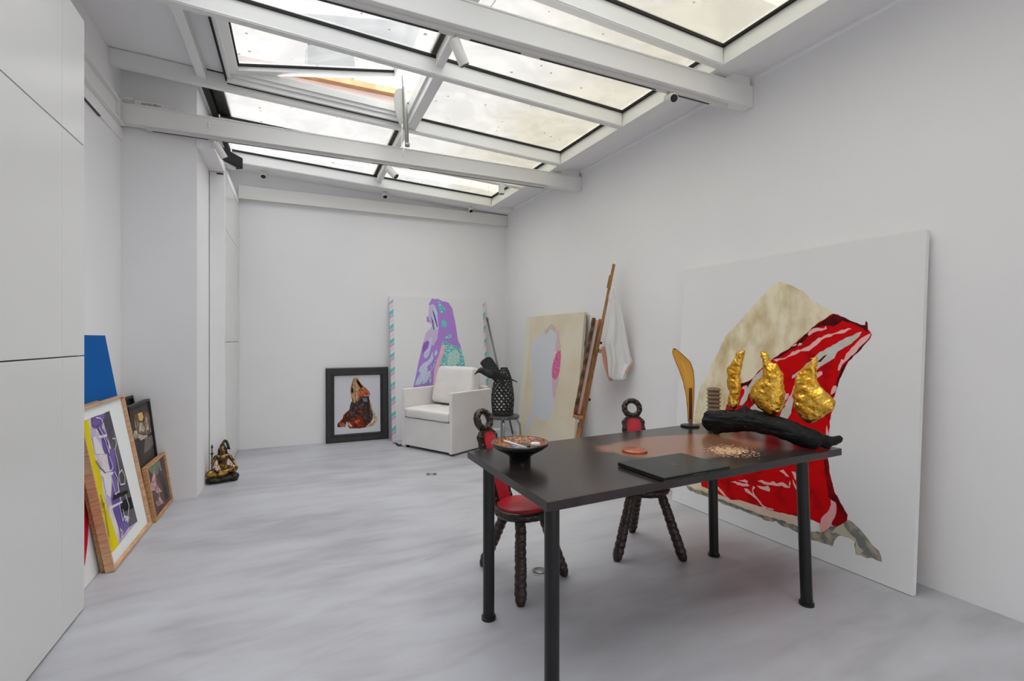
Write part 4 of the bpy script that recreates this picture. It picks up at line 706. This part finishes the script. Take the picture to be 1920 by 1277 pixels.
# cables on the floor beside it
m = MB()
for k in range(3):
    m.tube([(1.17+.01*k, 6.50-.05*k, .006+.004*k), (1.22, 6.45-.06*k, .008), (1.19, 6.38-.05*k, .006), (1.25, 6.34-.04*k, .007)], .004, 6)
tag(obj('floor_cable', m, BLACK), 'dark cables lying on the floor between the black framed picture and the armchair', 'cable')

# ================================================================ metal pole in the corner
t = thing('metal_pole', 'slim grey metal pole leaning in the far corner behind the perforated vase', 'pole', (2.86, 6.36, 0))
PM = mat('grey_metal', (120, 121, 122), .4, .8)
a, b = Vector((0, 0, .012)), Vector((-.235, .42, 1.69))
obj('shaft', MB().tube([a, b], .014, 10), PM, t)
obj('end_fitting', MB().tube([b-(b-a)*.01, b+(b-a)*.015], .019, 10), PM, t)
# white carton
t = thing('white_carton', 'white carton on the floor behind the stool, beside the beige canvas', 'box', (2.42, 6.02, 0), R(20))
obj('carton', MB().box(-.11, .11, -.09, .09, 0, .17), mat('white_card', (205, 212, 222), .7), t, bevel=.002)
obj('lid_flap', MB().box(-.112, .112, -.092, .0, .1705, .174), mat('white_card', (205, 212, 222), .7), t)

# ================================================================ stool, vase and bird
t = thing('metal_stool', 'round dark-topped stool with bent grey metal legs carrying the perforated vase', 'stool', (2.2, 5.18, 0))
obj('seat', MB().lathe([(.17, .465), (.192, .468), (.196, .48), (.196, .494), (.188, .5), (0, .5)], 40), mat('dark_speckled_seat', (58, 58, 58), .35, c2=(110, 110, 108), sc_=60, lo=.5, hi=.58), t, split=True)
SL = mat('satin_grey_tube', (150, 152, 152), .3, .85)
for k in range(4):
    a = R(-115)+k*PI/2+.1; pts = [(.02, .45), (.12, .455), (.17, .44), (.198, .39), (.208, .30), (.212, .15), (.214, .0)]
    obj('leg', MB().tube([(r*math.cos(a), r*math.sin(a), z) for r, z in pts], .0125, 12), SL, t)
t = thing('perforated_vase', 'tall black vase pierced with honeycomb holes standing on the stool', 'vase', (2.2, 5.18, .5005))
prof = [(.118, 0), (.120, .06), (.128, .13), (.130, .2), (.124, .27), (.113, .34), (.098, .41), (.080, .46), (.056, .51), (.034, .545), (.020, .56)]
def pr_(z):
    for (r0, z0), (r1, z1) in zip(prof, prof[1:]):
        if z <= z1: return r0+(r1-r0)*(z-z0)/(z1-z0)
    return prof[-1][0]
bm = bmesh.new(); nh = 14; rows = 17; dz = .0325
idx = {}
def hv(i, j, k):
    # honeycomb in (angle, height)
    a = (i+.5*(j % 2))*2*PI/nh; da = 2*PI/nh
    off = [(0, .667), (.5, .333), (.5, -.333), (0, -.667), (-.5, -.333), (-.5, .333)][k]
    z = max(0, min(.56, .012+j*dz+off[1]*dz)); aa = a+off[0]*da; r = pr_(z)
    lean_ = .02*max(0, z-.35)/.2
    key = (round((aa % (2*PI))*200/(2*PI)*7) % 1400, round(z*2000))
    if key not in idx: idx[key] = bm.verts.new((r*math.cos(aa)+lean_, r*math.sin(aa), z))
    return idx[key]
for j in range(rows):
    for i in range(nh):
        vs = []
        for k in range(6):
            v = hv(i, j, k)
            if v not in vs: vs.append(v)
        if len(vs) > 2:
            try: bm.faces.new(vs)
            except ValueError: pass
me = bpy.data.meshes.new('pierced_body'); bm.to_mesh(me); bm.free()
VB = mat('black_ceramic', (26, 25, 25), .38, bump=.1, bsc=60); me.materials.append(VB)
o = obj('pierced_body', me, [VB], t)
w_ = o.modifiers.new('Wireframe', 'WIREFRAME'); w_.thickness = .0195; w_.use_replace = True; w_.use_even_offset = False
s_ = o.modifiers.new('Subsurf', 'SUBSURF'); s_.levels = 1; s_.render_levels = 1
obj('base_disc', MB().lathe([(.118, 0), (.121, .012), (.119, .02), (.0, .02)], 36), VB, t, split=True)
# bird: local x = towards its beak (image left), z up
t = thing('bird_sculpture', 'black metal bird with raised wing and lowered wing perched on the perforated vase', 'sculpture', (2.2, 5.18, .92), R(-24.1))
BD = mat('blackened_feathers', (24, 24, 25), .5, c2=(56, 56, 58), sc_=30, lo=.5, hi=.75, stretch=(.4, 3, 3), bump=.5, bsc=60)
m = MB(); m.chain([(-.262, -.13, .105), (-.242, -.13, .112), (-.20, -.12, .09), (-.14, -.11, .066), (-.08, -.09, .06)], [.027, .034, .040, .05, .045])
m.chain([(-.08, -.09, .06), (.0, -.08, .045), (.08, -.08, .01)], [.045, .032, .016])
m.chain([(.08, -.08, .01), (.165, -.08, -.025)], [.014, .012], (1, 1, .7)); m.chain([(-.12, -.11, .03), (-.08, -.10, -.01), (-.06, -.09, -.03)], [.018, .013, .012])
body = remesh(m, .007, 5, .003, 45, [BD], 'body'); obj('body', body, [BD], t)
obj('beak', MB().tube([(-.272, -.13, .103), (-.295, -.132, .085), (-.325, -.134, .056)], [.019, .011, .001], 10), BLACK, t)
def wing(name, pts, th, y0, dy):
    mm = MB(); mm.prism(pts, lambda a, b, d: (a, y0+d+dy*(b-.1), b), -th/2, th/2)
    me_ = remesh(mm, .006, 3, 0, 1, [BD], name)
    for v in me_.vertices: v.co.y += .0035*math.sin((v.co.x*.55+v.co.z*.83)*420)
    return obj(name, me_, [BD], t)
wing('raised_wing', [(-.20, .10), (-.235, .15), (-.262, .188), (-.235, .225), (-.175, .262), (-.145, .262), (-.12, .244), (-.09, .20), (-.06, .154), (-.03, .10), (-.04, .06), (-.12, .06)], .022, -.09, .25)
wing('lowered_wing', [(-.187, .09), (-.16, .11), (-.106, .115), (-.05, .09), (-.0, .06), (.02, .0), (.026, -.05), (.025, -.108), (.01, -.06), (-.02, -.03), (-.062, .005), (-.13, .04)], .022, -.135, -.15)
# ================================================================ easel, picture on it, cloth
WOOD = mat('beech_easel', (176, 128, 78), .5, c2=(150, 102, 58), sc_=10, stretch=(6, 6, 1))
er = R(-122.7); ET = math.atan(.195)
def E_(loc): return loc
t = thing('easel', 'tall wooden artist easel leaning towards the right wall', 'easel', (2.615, 4.326, 0), er, tilt=ET)
obj('mast', MB().box(-.022, .022, 0, .03, .02, 2.20), WOOD, t, bevel=.002)
obj('slider', MB().box(-.03, .03, -.012, .0, 1.95, 2.08), WOOD, t)
obj('front_rail', MB().box(-.028, .028, -.028, -.002, .35, 1.62), WOOD, t, bevel=.002)
obj('picture_ledge', MB().box(-.25, .25, -.10, .0, .60, .625), WOOD, t, bevel=.002)
obj('side_arm', MB().box(.03, .055, .0, .03, 1.25, 1.60), WOOD, t)
obj('crossbar', MB().box(-.26, .26, .031, .055, 1.28, 1.315), WOOD, t)
for z, l in ((.78, .05), (1.38, .052)): obj('wing_nut', MB().tube([(0, .03, z), (0, l, z)], .013, 10), mat('dark_nut', (60, 50, 40), .5), t)
lm = MB().hexa([(-.25, -.02, .06), (-.225, -.02, .06), (-.225, .01, .06), (-.25, .01, .06), (-.022, -.02, .62), (.0, -.02, .62), (.0, .01, .62), (-.022, .01, .62)])
obj('leg', lm, WOOD, t)
lm = MB().hexa([(.225, -.02, .06), (.25, -.02, .06), (.25, .01, .06), (.225, .01, .06), (.0, -.02, .62), (.022, -.02, .62), (.022, .01, .62), (.0, .01, .62)])
obj('leg', lm, WOOD, t)
t = thing('easel_picture', 'ornately framed picture on the easel, seen edge-on with a pink canvas edge', 'framed picture', (2.615, 4.326, 0), er, tilt=ET)
m = MB(); n = 44; pw, ph = .32, .98
ORN = mat('ornate_brown_frame', (104, 70, 34), .5, c2=(70, 44, 20), sc_=18, bump=.5, bsc=40)
for s in (-1, 1):
    pts = []
    m.grid(lambda u, v: (s*(pw/2-.035+(.07+.012*math.sin(u*46))*(v-.0)), -.084-.010*math.sin(PI*v)-.006*abs(math.sin(u*21)), .632+ph*u), n, 5)
    m.grid(lambda u, v: (s*(pw/2+.035+.012*math.sin(u*46)), -.084+.022*v-.006*abs(math.sin(u*21))*(1-v), .632+ph*u), n, 2)
m.box(-pw/2, pw/2, -.088, -.062, .632, .70); m.box(-pw/2, pw/2, -.088, -.062, ph+.56, ph+.632)
obj('ornate_frame', m, ORN, t)
PKC = mat('pink_canvas_back', (226, 160, 146), .7, c2=(214, 200, 196), sc_=2.4, lo=.42, hi=.6)
obj('canvas', MB().box(-pw/2+.01, pw/2-.005, -.061, -.030, .632, 1.60), PKC, t, bevel=.002)
t = thing('paper_wrap', 'crumpled white paper tucked under the picture at the foot of the easel', 'paper', (2.615, 4.326, 0), er, tilt=ET)
m = MB(); m.chain([(-.10, -.06, .562), (.1, -.05, .555)], [.028, .03]); obj('paper', remesh(m, .012, 1, .012, 25, [mat('white_paper', (225, 228, 226), .7)], 'paper'), [MATS['white_paper']], t)
# cloth: rows from the top down, left and right edge in metres on a plane facing the camera
CLO = mat('white_cotton_cloth', (226, 225, 224), .85, bump=.15, bsc=90)
CLB = mat('peach_cloth_reverse', (226, 164, 142), .85)
rows = [(1.915, -.095, -.070), (1.87, -.115, -.055), (1.80, -.13, -.040), (1.75, -.118, -.015), (1.58, -.114, .020), (1.45, -.14, .045), (1.34, -.172, .065), (1.25, -.155, .085), (1.157, -.141, .112), (1.10, -.135, .075), (1.037, -.13, .045), (1.0, -.125, .042)]
t = thing('hanging_cloth', 'white cloth with peach reverse draped from the top of the easel', 'cloth', (3.02, 4.02, 0), R(-35))
def clp(u, v):
    z = rows[0][0]+(rows[-1][0]-rows[0][0])*u
    for (z0, a0, b0), (z1, a1, b1) in zip(rows, rows[1:]):
        if z >= z1-1e-6: k = (z0-z)/(z0-z1); a, b = a0+(a1-a0)*k, b0+(b1-b0)*k; break
    x = a+(b-a)*v; fold = .022*u**.5*math.sin(v*11+u*2.2)+.01*math.sin(v*23+u*5)*u
    zz = z-.03*math.sin(v*2.6)*u**3
    return (x, -.06+fold, zz)
o = obj('cloth', MB().grid(clp, 46, 30), CLO, t, solid=.003)
def clr(u, v):      # peach underside showing at the lower left
    z = 1.31-.35*u; x = -.20+.02*u+.06*u*u+(.10*(1-.6*u))*v; return (x, -.03+.012*math.sin(v*5), z)
obj('reverse_fold', MB().grid(clr, 10, 8), CLB, t, solid=.003)
obj('reverse_fold', MB().add([(.05, -.075, 1.175), (.118, -.06, 1.155), (.045, -.075, 1.03)], [(0, 1, 2)]), CLB, t, solid=.003)

# ================================================================ things on the table
BW = mat('black_glazed_bowl', (22, 20, 20), .18, coat=.4)
BI = mat('speckled_amber_glaze', (84, 26, 14), .3, c2=(176, 120, 58), sc_=90, lo=.42, hi=.64, detail=6)
t = thing('footed_bowl', 'black footed bowl with a speckled amber inside near the left end of the table', 'bowl', (.985, 2.105, TZ))
obj('outside', MB().lathe([(.052, 0), (.052, .028), (.07, .042), (.115, .066), (.137, .084), (.140, .093), (.136, .099), (.131, .097)], 56, cap=False), BW, t)
obj('inside', MB().lathe([(.131, .097), (.120, .086), (.095, .074), (.05, .064), (0, .060)], 56, cap=False), BI, t)
obj('foot_underside', MB().lathe([(0, .001), (.05, .001)], 32, cap=False), BW, t)
WPL = mat('white_plastic', (226, 226, 228), .4)
B0 = (.985, 2.105, TZ)
def on_bowl(name, label, cat, dx, dy, dz, rz=0): return thing(name, label, cat, (B0[0]+dx, B0[1]+dy, B0[2]+dz), rz)
t = on_bowl('white_stick', 'thin white stick leaning across the bowl', 'stick', -.03, -.03, .076); obj('rod', MB().tube([(-.055, .03, .034), (.03, -.045, .006)], .005, 8), WPL, t)
t = on_bowl('blue_white_sachet', 'small blue and white sachet in the bowl', 'sachet', -.04, -.03, .073, R(20)); obj('sachet', MB().box(-.03, .03, -.018, .018, 0, .012), mat('sachet_blue', (60, 96, 160), .4, c2=(226, 230, 236), sc_=30, lo=.48, hi=.52), t, bevel=.004)
t = on_bowl('black_tin', 'small round black tin in the middle of the bowl', 'tin', .015, .0, .0655); obj('tin', MB().lathe([(.036, 0), (.038, .004), (.038, .014), (.035, .017), (0, .017)], 32), mat('tin_lacquer', (70, 70, 74), .25, .6), t, split=True)
t = on_bowl('white_lighter', 'white plastic cap at the right side of the bowl', 'cap', .068, -.03, .077, R(-30)); obj('cap', MB().box(-.022, .022, -.013, .013, 0, .017), WPL, t, bevel=.006)
t = on_bowl('gold_ring', 'tiny gold coloured ring on the bowl wall', 'ring', .03, .055, .078)
m = MB(); pts = [(.012*math.cos(i*PI/8), 0.002, .012+.009*math.sin(i*PI/8)) for i in range(17)]; obj('hoop', m.tube(pts, .0016, 6, cap=False), mat('ring_gold', (220, 176, 90), .25, 1.), t)
t = thing('copper_disc', 'flat round copper coaster on the table behind the laptop', 'coaster', (1.63, 2.055, TZ)); obj('disc', MB().lathe([(.064, 0), (.066, .002), (.066, .009), (.063, .011), (0, .011)], 44), mat('copper_disc', (214, 130, 96), .34, .85, c2=(190, 108, 78), sc_=20), t, split=True)
# laptop
t = thing('laptop', 'closed black laptop lying on the table', 'laptop', (1.578, 1.712, TZ), R(3.5))
LP = mat('space_black_aluminium', (40, 42, 42), .34, .5)
obj('base', MB().box(-.205, .205, -.145, .145, .002, .012), LP, t, bevel=.003)
lid = obj('lid', MB().box(-.205, .205, -.145, .145, .0128, .0195), LP, t, bevel=.003)
obj('opening_notch', MB().box(-.04, .04, -.1458, -.144, .0095, .0125), mat('notch_grey', (84, 86, 86), .35, .6), t)
for x in (-.18, .18):
    for y in (-.12, .12): obj('foot', MB().box(x-.01, x+.01, y-.01, y+.01, 0, .002), BLACK, t)
em = [(0, .014), (.006, .017), (.012, .015), (.0155, .009), (.012, .004), (.0125, -.003), (.0165, -.008), (.012, -.016), (.006, -.018), (0, -.016), (-.006, -.018), (-.012, -.015), (-.0165, -.004), (-.0155, .008), (-.011, .015), (-.005, .017)]
m = MB().add([(a, b, .01965) for a, b in em], [tuple(range(len(em)))]); m.add([(0, .020, .01965), (.002, .027, .01965), (.008, .030, .01965), (.006, .023, .01965)], [(0, 1, 2, 3)])
obj('lid_emblem', m, mat('emblem_grey', (74, 76, 76), .3, .6), lid)
# amber horn
AMB = mat('amber_acrylic', (246, 188, 84), .05, trans=.85, ior=1.35, spec=.6)
t = thing('amber_horn', 'curved amber acrylic horn on a round black base at the back of the table', 'sculpture', (2.44, 2.49, TZ), R(-44.4))
obj('base', MB().lathe([(.058, 0), (.061, .003), (.061, .010), (.058, .012), (0, .012)], 36), BLACK, t, split=True)
Lp = [(.035, -.012), (.10, -.014), (.20, -.022), (.30, -.042), (.38, -.068), (.44, -.092), (.50, -.113), (.530, -.108)]
Rp = [(.035, .016), (.10, .020), (.20, .026), (.30, .028), (.38, .022), (.44, .002), (.50, -.058), (.530, -.096)]
def ip(T_, z):
    for (z0, a), (z1, b) in zip(T_, T_[1:]):
        if z <= z1: return a+(b-a)*(z-z0)/(z1-z0)
    return T_[-1][1]
def horn(u, v):
    z = .035+.495*u; a, b = ip(Lp, z), ip(Rp, z); c, r = (a+b)/2, (b-a)/2
    th = PI*(.02+.96*v); return (c-r*math.cos(th), r*1.3*math.sin(th)*.9-.015, z)
obj('horn_shell', MB().grid(horn, 40, 18), AMB, t, solid=.004)
obj('stem_rod', MB().tube([(.004, 0, .012), (.004, 0, .262)], .010, 16), mat('oxblood_rod', (92, 34, 22), .2, coat=.5), t, split=True)
obj('socket', MB().tube([(.004, 0, .0121), (.004, 0, .05)], .013, 16), mat('clear_pinkish', (190, 140, 130), .1, trans=.6), t, split=True)
# ribbed wooden vase
t = thing('ribbed_vase', 'small beige vase of stacked sharp rings behind the charred log', 'vase', (2.615, 2.45, TZ))
pf = [(.034, 0)]
for i in range(9): z = .006+i*.0275; pf += [(.038, z), (.037, z+.012), (.0475, z+.020), (.0475, z+.022), (.039, z+.026)]
pf += [(.040, .257), (.028, .262), (.022, .262), (.020, .235), (0, .235)]
obj('turned_body', MB().lathe(pf, 44), mat('pale_turned_wood', (150, 128, 104), .5, c2=(132, 110, 86), sc_=20), t, split=True)
# charred log
CH = mat('charred_wood', (13, 13, 14), .6, c2=(24, 24, 26), sc_=9, lo=.5, hi=.7, bump=.9, bsc=20, stretch=(3, .35, 3), spec=.35)
t = thing('charred_log', 'arched black charred log at the right end of the table carrying the gold pieces', 'log', (2.45, 1.95, TZ))
m = MB(); m.chain([(-.055, .315, .077), (-.035, .22, .088), (0, .06, .115), (.03, -.08, .098), (.065, -.225, .062), (.075, -.26, .055)], [.066, .072, .066, .062, .060, .054])
m.chain([(.075, -.25, .06), (.135, -.315, .05), (.165, -.335, .065)], [.036, .028, .02]); m.chain([(.12, -.29, .04), (.15, -.29, .02)], [.026, .019])
m.chain([(-.02, .115, .15), (-.018, .10, .175)], [.034, .026]); m.chain([(-.07, .23, .045), (-.07, .26, .028)], [.03, .026])
lg_ = remesh(m, .009, 3, .007, 13, [CH], 'log_body', True)
for v in lg_.vertices:
    if v.co.z < .001: v.co.z = .001
    v.co += Vector((0, 0, 1))*0
    k = mnoise.noise(Vector((math.atan2(v.co.z-.08, v.co.x)*3, v.co.y*4, 0))); v.co.x += .004*k
    rd = Vector((v.co.x-.2*(-v.co.y)*.6, 0, v.co.z-.09)); g_ = mnoise.noise(Vector((math.atan2(rd.z, rd.x)*4.5, v.co.y*1.6, 3)))
    v.co += Vector((rd.x, 0, rd.z)).normalized()*(-.022*max(0, .40-abs(g_)*2.6))
    if v.co.y > .345: v.co.y = .345+.1*(v.co.y-.345)
obj('log_body', lg_, [CH], t)
# gold leaf pieces standing on it
GL = mat('gold_leaf', (238, 190, 84), .26, 1., c2=(222, 164, 52), sc_=22, bump=.5, bsc=60)
for i, ((cx, cy, zb_), lab, th) in enumerate((((2.43, 2.1, .94), 'narrow upright gold leaf piece, leftmost of the three on the charred log', .035), ((2.47, 1.93, .94), 'gold leaf covered ham shaped piece, middle of the three on the charred log', .055), ((2.52, 1.70, .93), 'gold leaf covered ham shaped piece, rightmost of the three on the charred log', .055))):
    t = thing('gold_sculpture', lab, 'sculpture', (cx, cy, zb_), math.atan2(-.974, .225), group=None)
    m = MB(); m.prism(ART['GOLD'][i], lambda a, b, d: (a, d, b), -th/2, th/2)
    g = remesh(m, .0045, 3, 0, 1, [GL], 'gilded_body')
    ol = ART['GOLD'][i]
    def edge_d(x, z):
        b_ = 9
        for (x0, z0), (x1, z1) in zip(ol, ol[1:]+ol[:1]):
            dx, dz = x1-x0, z1-z0; t_ = max(0, min(1, ((x-x0)*dx+(z-z0)*dz)/(dx*dx+dz*dz+1e-9)))
            b_ = min(b_, math.hypot(x-x0-t_*dx, z-z0-t_*dz))
        return b_
    for v in g.vertices:
        v.co.y *= .18+1.15*math.sqrt(min(1, edge_d(v.co.x, v.co.z)/(.05 if i else .03)))
    for v in g.vertices:
        p = v.co; w0 = 1+.55*(1-min(1, p.z/.26)) if i else 1.2
        v.co.y *= w0
        n1 = mnoise.noise(p*22+Vector((i*3, 0, 0))); n2 = mnoise.noise(p*60+Vector((i, 5, 0)))
        v.co += v.normal*((.3-abs(n1))*.012-abs(n2)*.007+.002+.0015*mnoise.noise(p*150))
    obj('gilded_body', g, [GL], t)

# ================================================================ bronze figure
t = thing('bronze_figure', 'small bronze seated figure with crossed legs and spear on a dark rock base', 'statue', (-.655, 5.42, 0), R(12))
BZ = mat('gilt_bronze', (170, 132, 66), .3, .85, c2=(70, 56, 36), sc_=26, lo=.42, hi=.58)
DK = mat('dark_bronze', (52, 50, 44), .42, .6, c2=(84, 74, 50), sc_=30, lo=.5, hi=.7, bump=.4, bsc=80)
m = MB(); m.chain([(-.09, 0, .03), (.09, 0, .035)], [.05, .052], (1, 1.3, .75)); m.chain([(-.07, -.02, .055), (.08, .0, .065)], [.03, .03])
bs = remesh(m, .007, 2, .010, 28, [DK], 'rock_base')
for v in bs.vertices: v.co.z = max(0, v.co.z)
obj('rock_base', bs, [DK], t)
m = MB()
m.chain([(-.03, .03, .115), (-.10, -.02, .098), (-.12, -.03, .095)], [.038, .034, .026]); m.chain([(-.12, -.03, .092), (-.04, -.07, .09), (.03, -.075, .098)], [.026, .020, .014])
m.chain([(.03, .03, .115), (.09, -.01, .115), (.10, -.02, .112)], [.038, .03, .025]); m.chain([(.10, -.02, .11), (.03, -.065, .112), (-.03, -.07, .115)], [.024, .018, .013])
m.chain([(0, .03, .12), (0, .03, .17), (0, .028, .22)], [.046, .040, .048], (1, .8, 1)); m.chain([(-.04, .028, .238), (.04, .028, .238)], [.026, .026])
m.chain([(0, .025, .25), (0, .015, .275)], [.017, .016]); m.chain([(0, .008, .298), (0, .004, .318)], [.026, .028], (.9, 1, 1.1)); m.ball((0, -.023, .303), .006)
m.chain([(.058, .028, .238), (.088, .02, .185), (.112, -.02, .135)], [.020, .016, .011]); m.chain([(.112, -.022, .135), (.118, -.035, .12)], [.012, .010])
m.chain([(-.058, .028, .238), (-.085, .02, .19)], [.020, .016]); m.chain([(-.085, .018, .19), (-.085, -.02, .175), (-.088, -.035, .19)], [.016, .012, .012])
obj('seated_body', remesh(m, .0045, 3, .0012, 90, [BZ], 'seated_body'), [BZ], t)
m = MB(); m.chain([(0, .018, .325), (0, .02, .345), (.004, .015, .365)], [.030, .024, .014]); m.chain([(-.02, .03, .31), (-.03, .035, .27)], [.018, .014]); m.chain([(.02, .03, .31), (.032, .035, .27)], [.018, .014])
m.chain([(.004, .02, .37), (.018, .03, .393), (.036, .03, .38), (.045, .03, .345), (.055, .03, .31), (.068, .03, .30)], [.010, .011, .012, .013, .012, .004])
obj('hair', remesh(m, .004, 2, .004, 70, [DK], 'hair'), [DK], t)
m = MB(); m.tube([(-.092, -.035, .09), (-.092, -.035, .335)], .0045, 8); m.tube([(-.092, -.035, .335), (-.092, -.035, .352), (-.092, -.035, .382)], [.003, .0105, .0005], 8)
m.ball((-.092, -.035, .29), .013, 6); obj('spear', m, DK, t)
m = MB(); m.chain([(-.05, .01, .245), (-.02, -.015, .215), (0, -.022, .20), (.02, -.015, .215), (.05, .01, .245)], [.008]*5); obj('necklace', remesh(m, .004, 1, .003, 90, [DK], 'necklace'), [DK], t)
m = MB(); m.chain([(-.052, -.025, .215), (-.055, -.04, .17), (-.045, -.05, .14)], [.006, .016, .024], (1, .6, 1)); m.chain([(.055, -.01, .19), (.068, -.03, .16), (.085, -.035, .14)], [.006, .012, .016], (1, .6, 1))
obj('spotted_cloth', remesh(m, .0045, 2, .003, 60, [mat('red_white_spots', (222, 208, 196), .6, c2=(160, 34, 40), sc_=70, lo=.5, hi=.56)], 'spotted_cloth'), [MATS['red_white_spots']], t)
fm = MB(); fc = (0, .004, .312)
for x in (-.010, .010): fm.ball((x, -.0245, .312), .0035, 6)
fm.ball((0, -.0235, .291), .0045, 6, sq=(1.8, .6, .5)); obj('face_features', fm, DK, t)
